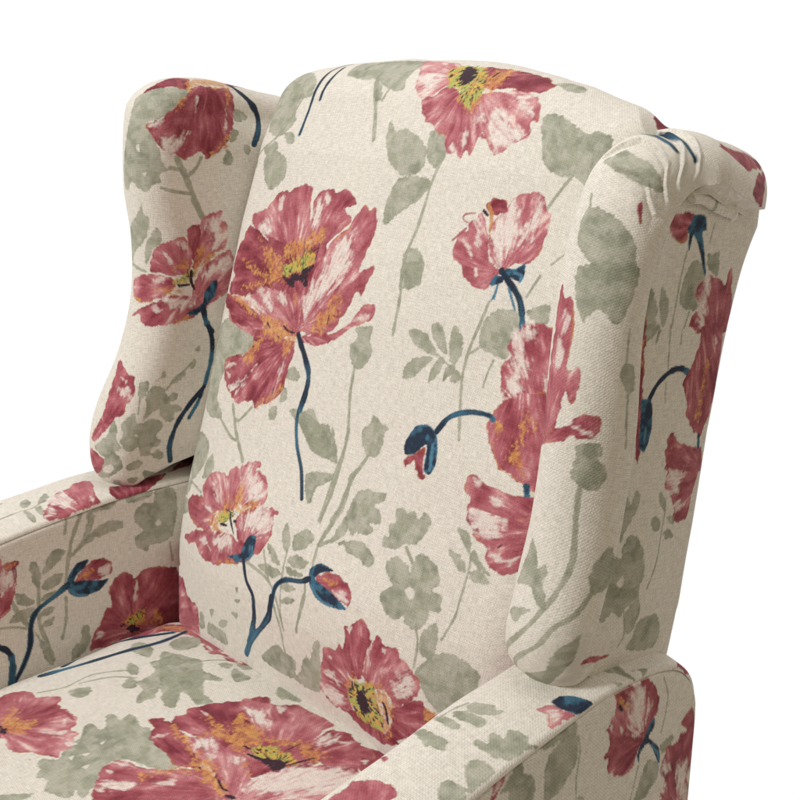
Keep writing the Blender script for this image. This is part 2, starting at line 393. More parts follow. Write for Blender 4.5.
W;-910,6162;-1046,6439,-874,6547,-658,6597,-557,6550,-545,6436,-667,6371,-918,6312,-1023,6341
P;40,-1195,6257;-2215,5838,-2017,5957,-1748,6068,-1550,6146,-1167,6205,-1038,6184,-817,6221,-722,6099,-974,5954,-1180,5890,-1358,5813,-1631,5771,-1790,5799,-1891,5869,-2058,5809
W;-1195,6257;-1543,6133,-1368,6142,-1163,6189,-1116,6142,-1205,6027,-1361,5998,-1476,6041
W;-1195,6257;-1833,5955,-1693,6002,-1518,5928,-1632,5926
O;-1267,6343;-1647,6213,-1473,6358,-1401,6518,-1302,6516,-1274,6415,-1434,6292,-1448,6183
O;-1241,6353;-1222,6432,-1231,6600,-1182,6672,-1095,6574,-1120,6461
O;-1202,6393;-1138,6443,-953,6586,-803,6597,-1002,6468
O;-1151,6147;-1326,5864,-1102,5971,-978,5959,-1261,5855
O;-1218,6313;-1661,6200,-1460,6206,-1232,6214,-1315,6173,-1516,6157
O;-1527,6267;-2115,6096,-1966,6074,-1832,6071,-2001,6047
G;-1241,6353;-1477,6312,-1361,6400,-1164,6433,-1167,6387,-1249,6303,-1405,6240
k;248;-1248,6381,-1216,6328,-1110,6229
k;250;-1390,6241,-1267,6262
k;268;-1156,6339,-1116,6344
k;104;-1346,6399,-1224,6401
D;;-1161,5969,-1026,6039,-917,6083,-888,6185,-823,6294,-711,6319,-695,6258,-694,6155,-794,6043,-874,6026,-978,5959,-1044,5985
b;203;-730,6217,-715,6129,-822,6042
B;369;-854,6047,-758,5856,-599,5699,-643,5369,-686,5268
P;35,215,6183;323,6241,422,6315,593,6344,751,6301,844,6242,843,6147,806,6105,635,6148,449,6161
W;215,6183;580,6201,745,6231,811,6137,635,6148
O;215,6183;378,6256,651,6297,565,6233
D;;235,6186,208,6285,323,6371,466,6373,522,6358,362,6291,321,6219,552,6184,808,6094,623,6047,405,6047,271,6127
b;279;286,6142,437,6061,621,6061
B;344;237,6200,108,6133,-121,6071,-257,5949,-308,5698,-518,5406
P;30,-2971,5385;-2669,5497,-2518,5553,-2360,5494,-2357,5420,-2620,5301
P;35,-2908,4531;-2723,5138,-2501,5241,-2248,5326,-2109,5171,-1848,5125,-1831,4858,-1875,4746,-2727,4477
B;439;-297,5832,-360,5568,-691,5234,-862,4970
B;414;-603,5697,-623,5464,-786,5134
P;50,1038,5292;491,5430,546,5523,537,5606,613,5643,708,5673,773,5740,823,5665,851,5559,898,5441,880,5259,903,5060,690,5037,527,5070,437,5143,479,5248,465,5331
W;1038,5292;516,5369,638,5402,798,5364,723,5301,556,5299
W;1038,5292;480,5177,666,5221,810,5159,790,5080,573,5054
W;1038,5292;581,5551,657,5583,674,5540
P;30,1038,5292;823,5683,841,5821,812,5936,911,5993,1002,6070,1085,6052,1149,5989,1152,5942,1188,5912,1121,5731,1074,5512,922,5450,838,5551
W;1105,5339;837,5928,919,5965,887,5898
P;42,1081,5277;1121,5731,1149,5847,1212,5950,1265,5989,1338,5925,1394,5942,1466,5946,1536,5890,1616,5844,1641,5807,1739,5783,1780,5703,1750,5596,1657,5494,1501,5385,1400,5476,1281,5492,1095,5487
W;1081,5277;1125,5826,1166,5870,1171,5665,1131,5733
W;1081,5277;1465,5616,1551,5775,1642,5793,1710,5708,1639,5554,1544,5500,1465,5533
W;1081,5277;1297,5900,1376,5913,1350,5845
P;30,1184,5250;1439,5325,1561,5426,1677,5523,1808,5562,1843,5522,1953,5503,1955,5473,1828,5321,1596,5092,1367,5007,1438,5191
P;12,1184,5250;837,5063,1093,5144,1265,5048,1430,5056,1571,5017,1300,4927,982,4972
O;1124,5293;1238,5459,1384,5535,1422,5401,1522,5376,1438,5191,1391,5037,1282,5021,1311,5236
O;1124,5293;826,5307,923,5502,996,5479,882,5294
O;1439,5325;1837,5503,1953,5503,1955,5473,1826,5373
G;1081,5277;848,5281,990,5495,1028,5442,1177,5510,1256,5450,1253,5330,1335,5247,1339,5116,1261,5039,1082,5050,932,5125,871,5185
K;;990,5351,1037,5378,1084,5364,1128,5313,1162,5208,1111,5144,1068,5149,1025,5164,990,5237
k;272;1338,5358,1372,5298,1394,5173
k;167;937,5421,938,5354
k;109;1252,5315,1292,5204
''',
'wing_l': '''
L;;-213,10717,27,10720,295,10669,293,10563,137,10460,8,10361,-163,10304,-167,10218,-76,10010,-59,9884,7,9798,-83,9759,-77,9674,-148,9640,-236,9562,-334,9595,-425,9652,-509,9546,-593,9579,-610,9811,-526,10127,-394,10496,-315,10687
C;;-344,10056,-304,10073,-293,9990,-330,10010
C;;-276,9756,-217,9777,-240,9734
L;;882,10413,986,10392,1059,10316,939,10278,866,10301
L;;818,10217,889,10173,845,10088,780,10068
L;;702,9917,749,9992,813,9895,784,9820,699,9834
L;;953,10019,1003,10028,1041,9973,1002,9920,954,9976
S;439;113,9918,220,9705,408,9272
S;277;411,9911,349,9805,232,9724,149,9793,25,9818
S;238;-74,9612,39,9574,264,9533
P;26,624,10781;-196,10272,-56,10340,111,10438,281,10564,330,10636,517,10696,716,10667,888,10666,904,10539,883,10404,816,10196,703,10027,549,9924,473,9886,425,9972,226,9904,55,9964,-73,10040,-172,10177
W;474,10697;-198,10280,-39,10328,-63,10256,-165,10228
W;508,10701;-88,10154,39,10133,161,10148,275,10198,233,10104,78,9984,-13,10009
W;624,10781;402,10542,451,10518,353,10355
W;624,10781;791,10474,776,10263,737,10219,775,10407
O;624,10781;281,10564,191,10500,100,10387,295,10520,371,10610
O;529,10715;474,9898,652,10048,800,10176,780,10089,652,9984
O;624,10781;836,10675,869,10616,782,10407
P;15,181,10417;-213,10717,-17,10835,254,10935,467,10873,330,10636,207,10693,-23,10722
O;624,10781;392,10803,640,10881,1022,10849,937,10691,708,10652,528,10714,354,10635
P;12,960,10401;1031,10864,1490,10832,1870,10819,1842,10772,1463,10785,1029,10765
B;512;987,10776,1033,10616,1149,10421,1189,10271,1085,10038
L;;-577,9072,-384,9273,-294,9414,-276,9329,-210,9262,-227,9121,-307,8993,-475,8867,-555,8743,-613,8897
L;;-280,8771,-268,8963,-179,9126,-116,9186,-74,9114,-95,9007,-184,8934,-231,8823
S;219;-557,8758,-284,8700
S;373;298,9463,412,9261
P;45,221,8599;-239,8704,-192,8863,-184,8934,-63,9006,115,9070,215,9028,295,8894,249,8759,199,8673,10,8652,-124,8705
W;221,8599;-84,8903,-27,8903,66,8755,34,8756
W;221,8599;98,9038,176,9014,188,8943,133,8944
P;28,222,8617;196,9069,242,9168,369,9184,388,9052,444,8919,355,8746,268,8721,256,8901
P;60,264,8629;370,9194,412,9261,500,9300,665,9335,641,9245,717,9167,737,9076,690,8900,546,8873,437,8739,382,8925,388,9106
W;264,8629;474,9220,578,9253,678,9169,705,9021,628,8922,526,8911,470,9095
P;42,276,8317;283,8537,368,8691,542,8801,749,8891,789,8708,737,8451,563,8338,360,8234,235,8319
W;276,8317;348,8619,456,8735,730,8838,755,8710,639,8630,451,8595
P;36,217,8544;-523,8496,-506,8619,-309,8664,-125,8671,9,8634,42,8523,-87,8426,-234,8392,-368,8378,-493,8432
W;217,8544;-202,8616,-77,8652,-48,8581,-167,8574
P;40,302,8497;-568,8234,-475,8285,-236,8357,-52,8422,95,8449,281,8391,361,8309,272,8168,105,8136,-15,8117,-157,8124,-308,8118,-369,8191,-390,8261
W;302,8497;-68,8406,113,8428,272,8434,235,8319,85,8267,-6,8312
W;302,8497;-258,8357,-164,8337,-97,8229,-202,8270
O;220,8580;-189,8530,6,8544,115,8481,39,8452,-134,8479
O;220,8580;50,8721,123,8806,208,8822,200,8709
O;220,8580;278,8733,338,8911,404,8960,431,8869,353,8710
O;220,8580;369,8709,544,8837,461,8861
O;218,8395;27,8165,191,8216,275,8186,86,8119
O;38,8416;-494,8449,-368,8412,-394,8381
G;243,8614;17,8595,119,8663,286,8698,351,8674,242,8596,80,8540
k;332;246,8687,241,8577,280,8485
k;221;80,8540,217,8544
k;110;197,8709,210,8636
D;;168,8221,317,8277,390,8340,404,8431,509,8547,581,8551,545,8396,443,8298,378,8230,275,8186
B;452;386,8267,412,8113,480,7979
B;341;437,8048,482,7882,455,7654,367,7385
B;386;353,7354,168,7184,3,7003,-108,6763,-103,6565
B;294;339,7332,269,7191,145,7028
L;;-761,7158,-717,7044,-737,6910,-677,6816,-745,6774,-870,6696,-985,6755,-1038,6823,-856,6955,-801,7070
L;;-448,7440,-419,7515,-323,7515,-354,7408,-417,7348,-458,7395
L;;-375,7343,-291,7466,-151,7421,-105,7320,-52,7359,19,7327,-7,7261,-86,7228,41,7182,48,7133,-40,7103,-44,7034,-146,7016,-215,7113,-214,7192,-338,7155,-438,7080,-384,7233
L;;-662,7083,-520,7193,-487,7066,-343,7089,-219,7063,-186,6967,-275,6889,-213,6829,-250,6764,-326,6757,-376,6669,-474,6702,-500,6791,-618,6763,-706,6884,-662,6948
C;;-538,6940,-506,6954,-494,6918
L;;-324,6682,-255,6719,-179,6644,-215,6603,-302,6630
L;;-631,6613,-499,6647,-435,6594,-494,6535,-618,6549
L;;-442,6466,-397,6503,-238,6422,-333,6356,-382,6344
L;;-778,6388,-706,6411,-665,6243,-704,6181,-781,6286
L;;-617,6448,-497,6429,-539,6367,-611,6383
L;;-244,7517,-193,7552,-144,7607,-117,7554,-186,7529
L;;-75,7455,-19,7514,112,7587,123,7527,27,7462
L;;175,7625,241,7694,267,7633,213,7593
L;;261,7796,324,7832,313,7779
S;157;-125,7396,-23,7480,216,7653
S;154;-441,7350,-478,7177
S;179;-399,6723,-314,6671
L;;-977,6483,-899,6687,-789,6774,-706,6701,-687,6581,-781,6491,-917,6342,-1019,6286
C;;-924,6543,-822,6625,-775,6566,-829,6496,-911,6483
P;36,-882,7097;-659,7847,-585,7704,-479,7576,-488,7465,-541,7315,-598,7304,-631,7193,-748,7135,-854,7025,-1017,6878,-1109,6949,-915,7191,-806,7496,-707,7785
W;-882,7097;-699,7536,-558,7464,-546,7362,-686,7450
W;-882,7097;-659,7631,-550,7565,-588,7535
P;36,-1145,6403;-1186,6745,-987,6724,-887,6666,-942,6536,-1027,6339,-1276,6250
''',
'arm_l_top': '''
L;;283,-1795,271,-1774,220,-1809
S;153;-128,-1976,-128,-1772,-160,-1615,-82,-1455
L;;30,-1681,128,-1585,-1,-1563,-107,-1639,-71,-1695
L;;-32,-1492,88,-1363,-36,-1367,-124,-1440,-109,-1520
L;;-149,-1713,-224,-1681,-393,-1697,-432,-1741,-321,-1748
L;;-183,-1608,-162,-1537,-265,-1546,-363,-1606,-278,-1621
P;42,-738,-1256;-346,-1589,-124,-1367,-2,-1252,-15,-1113,62,-1022,50,-898,-51,-859,-254,-939,-390,-988,-503,-1001,-502,-1196,-509,-1412,-503,-1583,-453,-1626
W;-738,-1256;-300,-1546,-99,-1337,-15,-1187,-203,-1193,-370,-1247,-405,-1337,-306,-1410,-440,-1551,-404,-1604
W;-738,-1256;-283,-1019,-370,-1013,-455,-1043,-432,-1083
P;12,-1214,-774;-298,-766,-299,-643,-220,313,428,1026,-518,-387,-503,-821
''',
'arm_l_inner': '''
L;;-1151,6195,-818,6242,-894,6176,-1101,6184,-1151,6083
L;;-1368,5790,-1239,5930,-1127,6189,-1076,6122,-1115,6018,-1213,5868
L;;-1246,5875,-1024,6023,-873,6044,-753,5998,-756,5925,-912,5905,-1036,5878,-1077,5904,-1128,5859,-1214,5852
S;303;-1228,6218,-1356,5961,-1415,5750,-1478,5446
S;214;-1403,6193,-1439,6026
S;239;-1370,5766,-1213,5868
L;;-315,6259,-95,6244,-59,6148,-61,5905,-140,5682,-270,5624,-432,5636,-471,5574,-602,5652,-614,5775,-516,5836,-599,5947,-590,6091,-493,6142,-367,6128
C;;-348,5885,-300,5919,-269,5851,-323,5833
L;;-692,6252,-567,6255,-346,6261,-393,6207,-647,6177
S;184;-173,5598,-155,5381
L;;-1857,5699,-1847,5805,-1794,5806,-1740,5635,-1780,5506,-1843,5581
L;;-1728,5633,-1668,5788,-1576,5876,-1436,5837,-1515,5745,-1639,5665
L;;-1753,5497,-1674,5588,-1499,5598,-1536,5493,-1687,5447
L;;-2045,5497,-1976,5492,-1834,5363,-1919,5334,-2014,5373
L;;-1793,5335,-1717,5400,-1545,5410,-1580,5333,-1697,5340
L;;-2126,5208,-2034,5309,-1840,5294,-1932,5178
L;;-1808,5183,-1701,5253,-1617,5226,-1681,5161
L;;-1801,5050,-1713,5110,-1619,5135,-1673,5038
S;283;-1777,5531,-1796,5309,-1799,5076,-1730,4848,-1676,4624
S;319;-2081,5419,-2034,5294,-1936,5122
S;170;-2238,5173,-2076,5138,-1954,5082
S;261;-1482,5302,-1501,5044,-1558,4839
P;30,-1460,5414;-1367,5457,-1240,5586,-1086,5647,-937,5576,-922,5467,-1008,5418,-1133,5408
W;-1460,5414;-1075,5525,-941,5547,-942,5445,-1038,5440
O;-1460,5414;-1335,5491,-1121,5537,-1216,5461
D;;-1470,5444,-1431,5550,-1320,5662,-1185,5665,-1240,5586,-1334,5525,-1367,5457,-1247,5441,-1073,5391,-968,5378,-1081,5275,-1262,5255,-1382,5288,-1447,5350
b;329;-1432,5377,-1351,5292,-1231,5259
L;;-1863,5011,-1783,4897,-1670,4682,-1679,4563,-1746,4617,-1793,4780
L;;-1470,4583,-1416,4721,-1357,4730,-1315,4914,-1242,4886,-1231,4722,-1289,4614,-1430,4539
B;405;-1460,5438,-1608,5355,-1814,5254,-1898,5111,-1925,4885,-2014,4678,-2140,4488
B;469;-2281,4976,-2177,4893,-2134,4749,-2165,4476
P;36,-2256,5276;-2266,5998,-2165,5949,-2145,5859,-2008,5877,-1971,5837,-2003,5782,-2013,5599,-2076,5446,-2171,5306,-2310,5264
W;-2256,5276;-2205,5792,-2070,5798,-2051,5696,-2119,5572,-2203,5542
O;-2256,5276;-2135,5827,-2013,5857,-1986,5833,-2098,5788
P;30,-679,4665;-1242,4600,-1185,4794,-1109,4863,-1003,5044,-960,5028,-960,5270,-823,5409,-674,5355,-645,5300,-512,5371,-319,5334,-65,5200,-93,4479,-747,4593,-1059,4568
W;-679,4665;-675,5067,-630,5266,-612,5203,-645,5027
W;-679,4665;-1178,4704,-1107,4800,-1055,4724
O;-679,4698;-816,4773,-697,4887,-538,4888,-484,4763,-410,4862,-321,4678,-612,4677
G;-647,4716;-800,4810,-669,4865,-557,4862,-562,4754,-709,4721
K;;-789,4714,-708,4754,-614,4690,-647,4638,-741,4653
k;226;-850,4767,-811,4777
''',
'seat': '''
L;;-2228,-947,-2243,-857,-2112,-816,-1900,-862,-1756,-989,-1892,-1030,-2106,-1034
L;;-1966,-621,-2007,-470,-1820,-327,-1647,-436,-1659,-617,-1740,-691,-1867,-678
L;;-1759,-1271,-1828,-1188,-1654,-1183,-1522,-1272,-1608,-1310
L;;-1465,-1478,-1538,-1351,-1411,-1336,-1317,-1415,-1378,-1495
L;;-1402,-1357,-1395,-1226,-1460,-1098,-1648,-1051,-1622,-947,-1649,-747,-1445,-684,-1239,-658,-546,-1099,-663,-1141,-866,-1136,-772,-1236,-708,-1361,-953,-1341,-1040,-1173,-1142,-1227,-993,-1377,-1014,-1448,-1032,-1555,-1139,-1505,-1219,-1385
P;30,-2449,-358;-2564,-777,-2637,-571,-2570,-339,-2304,-250,-2033,-258,-1791,-310,-1913,-363,-2170,-432,-2296,-523,-2356,-729
O;-2227,-584;-2554,-421,-2328,-296,-2026,-295,-2350,-471
L;;-1758,-863,-1712,-768,-1431,-755,-1366,-857,-1460,-952,-1260,-983,-1135,-788,-797,-703,-789,-763,-954,-900,-906,-990,-710,-995,-473,-1031,-545,-1161,-663,-1141,-1002,-1082,-780,-1243,-677,-1336,-795,-1382,-1165,-1216
L;;-842,-564,-881,-491,-758,-479,-598,-480,-655,-642
L;;-714,-340,-692,-213,-524,-169,-535,-291,-613,-364
L;;-496,-288,-445,-230,-394,-285
L;;-188,-464,-273,-355,-336,-147,-87,-110,103,-163,75,-269,116,-393,7,-437,-80,-494
S;168;-1378,-785,-1151,-496,-803,-291
L;;-968,-430,-883,-333,-772,-284,-788,-428
L;;-1077,-580,-1081,-514,-961,-465,-930,-552
P;35,-2397,-458;-1898,-311,-1750,-273,-1537,-248,-1135,-226,-903,-157,-624,-96,-599,-244,-851,-354,-1049,-438,-1285,-413,-1364,-485
W;-2376,-467;-1365,-358,-1040,-290,-835,-270,-1016,-399
W;-2449,-358;-1581,-380,-1427,-414,-1386,-474
S;168;-2070,-2125,-1944,-1873,-1933,-1580,-1695,-1287
S;166;-1885,-1744,-1702,-1468,-1481,-1314
L;;-1803,-1920,-1821,-1841,-1726,-1731,-1614,-1746,-1570,-1838,-1630,-1919
L;;-794,-2724,-844,-2642,-716,-2564,-891,-2375,-893,-2248,-1062,-2110,-1031,-2030,-883,-2044,-907,-1966,-1079,-1874,-1050,-1806,-902,-1820,-923,-1697,-763,-1699,-640,-1745,-546,-1712,-395,-1713,87,-1745,237,-1878,134,-1982,-86,-2061,-227,-2108,-300,-2229,-237,-2386,-95,-2501,0,-2645,-16,-2697,-143,-2669,-84,-2757,-204,-2833,-368,-2866,-480,-2772,-595,-2837,-685,-2755
C;;-670,-2156,-672,-2092,-626,-2159
C;;-671,-2485,-672,-2422,-614,-2472
C;;-631,-2361,-588,-2300,-568,-2354
C;;-434,-2463,-420,-2390,-373,-2453
L;;-583,-3181,-496,-3071,-395,-2958,-360,-3058,-481,-3227
k;93;-917,-2750,-911,-2743
B;449;-2420,-1657,-2540,-1292,-2456,-936,-2244,-572,-2180,-458
B;493;-2400,-1931,-2294,-1588,-2176,-1209,-2057,-816,-2078,-360
P;40,-1618,-2727;-2212,-2598,-2277,-2440,-2295,-2327,-2207,-2212,-2122,-2154,-2001,-2177,-1835,-2015,-1720,-2027,-1645,-2109,-1504,-2093,-1275,-2098,-1134,-2178,-1087,-2234,-977,-2228,-943,-2285,-800,-2379,-827,-2487,-740,-2540,-860,-2612,-980,-2656,-1129,-2785,-1266,-2820,-1403,-2770,-1632,-2841
W;-1618,-2727;-1282,-2472,-1113,-2282,-1049,-2359
W;-1625,-2729;-1350,-2211,-1346,-2157,-1208,-2248
W;-1613,-2714;-939,-2374,-829,-2312,-847,-2396
r;294;-1631,-2202,-1482,-2124,-1250,-2132
O;-1618,-2727;-1805,-2644,-1963,-2453,-1889,-2442,-1644,-2489,-1538,-2392,-1396,-2519,-1429,-2648,-1521,-2690,-1652,-2711
K;;-1683,-2696,-1610,-2673,-1505,-2699,-1551,-2755
P;20,504,-1252;-449,-1508,-529,-1414,-488,-1326,-552,-1263,-466,-1066,-306,-817,-237,-841,-274,-721,-158,-558,474,-1010,629,-1209,450,-1305,371,-1384,24,-1463,-297,-1531
W;504,-1252;-455,-1200,-316,-1183,-300,-1215
P;42,750,-1178;-293,-816,-283,-737,-40,-611,147,-441,393,-417,671,-391,679,-538,772,-710,947,-869,756,-946,538,-1027,300,-1027,-110,-917
W;750,-1178;-159,-857,24,-760,189,-815,291,-958,101,-914
W;750,-1178;-9,-610,94,-557,166,-659
P;18,750,-1178;267,-1314,393,-1188,488,-989,685,-815,982,-723,1061,-930,1032,-1146,884,-1320,787,-1525,692,-1735,449,-1573
P;38,882,-1160;757,-726,694,-522,774,-433,909,-388,1102,-416,1211,-380,1312,-439,1323,-500,1246,-538,1401,-700,1275,-806,1107,-873,987,-875
W;868,-1146;828,-752,756,-621,804,-480,887,-518,895,-729
W;878,-1170;913,-542,974,-442,1041,-459,988,-529
W;883,-1156;1243,-554,1329,-518,1340,-601
P;18,410,-1713;-671,-1633,-653,-1541,-461,-1521,-189,-1531,78,-1587,289,-1634,360,-1720,189,-1849,47,-1825,-307,-1809,-473,-1735,-504,-1672
W;410,-1713;-371,-1778,-395,-1713,-306,-1622,-321,-1732
P;34,846,-1687;-283,-2340,-300,-2229,-226,-2126,-16,-2082,198,-1918,307,-1776,487,-1676,717,-1745,979,-1834,221,-2646,-95,-2501
W;858,-1698;-93,-2492,-48,-2366,158,-2240,149,-2375,-2,-2508
W;910,-1708;-308,-2226,-218,-2134,-31,-2114,-189,-2209
W;892,-1694;-244,-2344,-176,-2278,-118,-2346
W;832,-1687;221,-2177,347,-1966,392,-2035
P;50,946,-1729;-118,-1555,-6,-1447,122,-1373,347,-1368,501,-1341,693,-1384,1071,-1604,924,-1755,630,-1683,440,-1645,157,-1636
W;1013,-1757;-141,-1530,-32,-1498,104,-1384,253,-1456,108,-1519,112,-1610
W;946,-1729;395,-1400,501,-1341,590,-1413,520,-1462
W;946,-1729;236,-1557,267,-1492,364,-1511,344,-1582
P;55,1011,-1821;644,-1704,865,-1488,869,-1310,1008,-1130,1100,-887,1275,-806,1401,-700,1523,-861,1590,-1153,1000,-1807,921,-1886
W;1011,-1828;880,-1592,869,-1310,1073,-941,1392,-708,1523,-908,1434,-1100,1263,-1320,1056,-1509
O;750,-1178;149,-1240,-87,-957,64,-1011,181,-942,412,-1011,685,-815,994,-758,1035,-813,949,-968,794,-898,517,-1010,433,-1193,482,-1321,774,-1452,614,-1409,236,-1294
G;851,-1251;501,-1262,458,-1162,568,-1047,704,-1002,914,-1011,962,-1047,882,-1131,750,-1178,591,-1256
K;;631,-1257,725,-1158,873,-1099,907,-1147,892,-1257,797,-1258
k;272;518,-1283,645,-1246,750,-1178
k;185;389,-1238,458,-1232
k;130;718,-989,714,-834
k;182;911,-1104,977,-878
k;146;761,-1188,622,-1178
k;147;819,-1156,731,-1067
k;145;856,-1134,874,-1052
O;504,-1252;-284,-1203,-94,-1214,133,-1225,377,-1256,416,-1303,189,-1309,-32,-1430,-62,-1321
O;410,-1713;-417,-1525,-189,-1531,53,-1571,289,-1634,102,-1649,-174,-1605
O;460,-1661;205,-1709,260,-1619,417,-1588,583,-1652,882,-1728,786,-1787,523,-1787,356,-1762
O;460,-1661;24,-2124,198,-1918,297,-1787,378,-1819,182,-2013,143,-2172
O;504,-1252;-94,-962,-64,-935,109,-1062
k;211;630,-1682,741,-1716,816,-1703
k;348;852,-1747,931,-1714
k;144;350,-1708,393,-1713
''',
'arm_r_top': '''
L;;-244,-1021,-205,-951,-107,-902,5,-909,44,-889,29,-976,-73,-1040,-180,-1060
L;;-279,-1135,-193,-1069,-23,-1050,35,-1089,32,-1146,-58,-1161,-194,-1171
L;;-359,-1250,-298,-1198,-108,-1212,-77,-1262,-166,-1281
S;150;-313,-1266,-299,-1115,-254,-985
L;;-364,-1446,-313,-1388,-152,-1394,-55,-1396,17,-1493,-114,-1509,-139,-1535
L;;104,-1281,118,-1237,188,-1226,131,-1155,152,-1106,226,-1102,200,-1031,245,-975,343,-976,390,-1005,442,-945,411,-1053,399,-1205,345,-1272,256,-1293,164,-1302
L;;237,-1515,211,-1469,220,-1398,297,-1357,379,-1368,403,-1414,406,-1535,399,-1644,329,-1579
L;;211,-1724,225,-1659,311,-1630,370,-1631,427,-1691,321,-1832
P;40,107,-2382;-286,-2309,-286,-2195,-299,-2088,-143,-1979,-14,-1952,55,-1974,78,-2053,160,-2124,-177,-2410
P;40,-284,-1822;-374,-1788,-338,-1763,-281,-1770,-285,-1811
P;62,383,-512;208,-711,228,-610,296,-577,417,-547,415,-657,390,-765,356,-772,295,-713
W;383,-512;242,-682,296,-606,366,-628,347,-707
D;;210,-576,217,-486,292,-407,428,-351,426,-526,356,-563,284,-591
L;;70,-94,96,112,103,194,297,112,377,136,447,144,335,65,221,-36
L;;93,143,175,169,335,126,427,124,308,69
L;;358,189,372,252,448,250,382,324
L;;364,-59,418,8,423,-55
P;20,247,1137;437,632,439,748,412,949,223,1106
''',
'arm_r_outer': '''
L;;-892,5979,-857,6129,-728,6219,-564,6240,-516,6118,-545,5964,-655,5864,-762,5784,-871,5789
L;;-705,6310,-560,6327,-537,6229,-698,6226,-880,6216,-922,6268
S;112;-527,6198,-499,6069,-529,5834,-520,5661
S;120;492,6319,565,6129,531,5929,498,5820
L;;497,5714,658,5755,683,5707,616,5642,535,5643
L;;347,5649,491,5553,473,5416,316,5323,189,5337,250,5512
S;102;217,5647,178,5502,137,5381
L;;-502,5670,-443,5654,-433,5622
P;30,273,5857;-104,6378,57,6381,253,6375,325,6364,431,6176,452,6048,367,5960,274,5870,207,5792,162,5674,67,5631,-33,5652,-159,5749,-177,5857,-213,5889,-146,5965,-179,6079,-196,6137,-107,6236,-85,6279
W;273,5857;30,6369,241,6348,328,6165,290,6002,219,5911,113,5969,66,6125,47,6264
W;273,5857;-53,6149,1,6047,-19,6025
W;273,5857;-160,6121,-126,6146,-131,6075
r;314;271,6360,384,6179,370,6024,268,5909
O;-51,6252;-95,6345,0,6297,91,6214,-46,6240
k;305;-50,6260,-22,6219
D;;274,5870,331,5970,403,5994,397,5909,336,5857,470,5724,506,5620,491,5553,388,5741,318,5804,233,5750,227,5660,195,5746,227,5818
b;193;386,5756,475,5652,487,5572
P;25,807,5041;779,5816,868,5871,946,5883,1028,5401,947,5282,968,4967,559,5153,594,5326,525,5466,592,5618,610,5665,758,5640,782,5705,892,5699,828,5756
W;807,5041;530,5392,569,5556,694,5464,652,5334,552,5194,405,5245
W;807,5041;791,5404,922,5444,965,4987,824,5124
''',
'wing_r': '''
L;;-150,10010,-258,10061,-447,10064,-612,9987,-710,9861,-776,9710,-388,9526,-382,9589,-416,9669,-234,9752,-150,9882
S;171;-103,10109,-170,10020
L;;31,10432,36,10531,-147,10581,-249,10620,-430,10571,-530,10473,-439,10411,64,10341
L;;435,10456,486,10606,423,10753,55,10860,502,10522,444,10460
P;20,-616,10062;-495,10211,-484,10294,-592,10123,-567,10127
P;20,1370,10708;694,11169,1179,10979,1541,10856,1505,10968,1118,11194,1019,11192,892,11194
P;20,1894,10970;1234,11224,1533,10994,1494,11169,1503,11324,1187,11365
L;;-330,9608,-743,9811,-803,9641,-805,9391,-760,9306,-675,9367,-584,9358,-536,9250,-442,9353
P;40,-351,8227;-218,9433,-310,9354,-373,9398,-434,9299,-488,9146,-494,9003,-508,8865,-550,8881,-571,8920,-623,8875,-615,8652,-569,8640,-529,8700,-492,8569,-472,8423,-396,8299,-224,8222,-202,8451,-274,8713,-279,9076
W;-415,8272;-347,9267,-425,9247,-443,9105,-393,9112
W;-351,8233;-335,9096,-441,9009,-406,8806
o;71;-439,9299,-487,9146,-494,9003
P;34,-309,8215;-228,8211,-460,8395,-594,8472,-674,8561,-780,8580,-822,8519,-804,8432,-741,8419,-637,8382,-514,8331,-309,8215
W;-309,8215;-586,8490,-772,8441,-715,8436,-580,8468
L;;-678,8349,-835,8402,-878,8325,-839,8294,-932,8219,-943,8108,-856,8059,-751,8067,-683,8140,-690,8260
S;233;-778,8053,-811,7835
L;;-888,8957,-943,9028,-1027,8975,-1057,8814,-998,8758,-924,8861
S;145;-998,8758,-1022,8560,-1065,8382
S;107;-880,9301,-931,9013
S;294;-775,8005,-840,7760,-908,7576,-917,7374,-889,7196,-774,6814,-317,6347
L;;-515,7559,-608,7508,-686,7405,-736,7459,-789,7406,-783,7336,-862,7240,-902,7182,-830,7176,-666,7238,-523,7171,-519,7280,-530,7419
L;;-564,6950,-689,7067,-795,7109,-757,7033,-722,6933
S;290;-1157,7442,-1105,7258,-1027,7105,-969,6816,-688,6506,-355,6155
L;;-1235,7131,-1294,6848,-1239,6485,-904,6187,-344,6049,-439,6132,-704,6377,-1003,6461,-1122,6809,-1192,7003
L;;-1115,7730,-1152,7767,-1277,7687,-1288,7529,-1208,7447,-1137,7436,-1073,7550,-1083,7659
''',
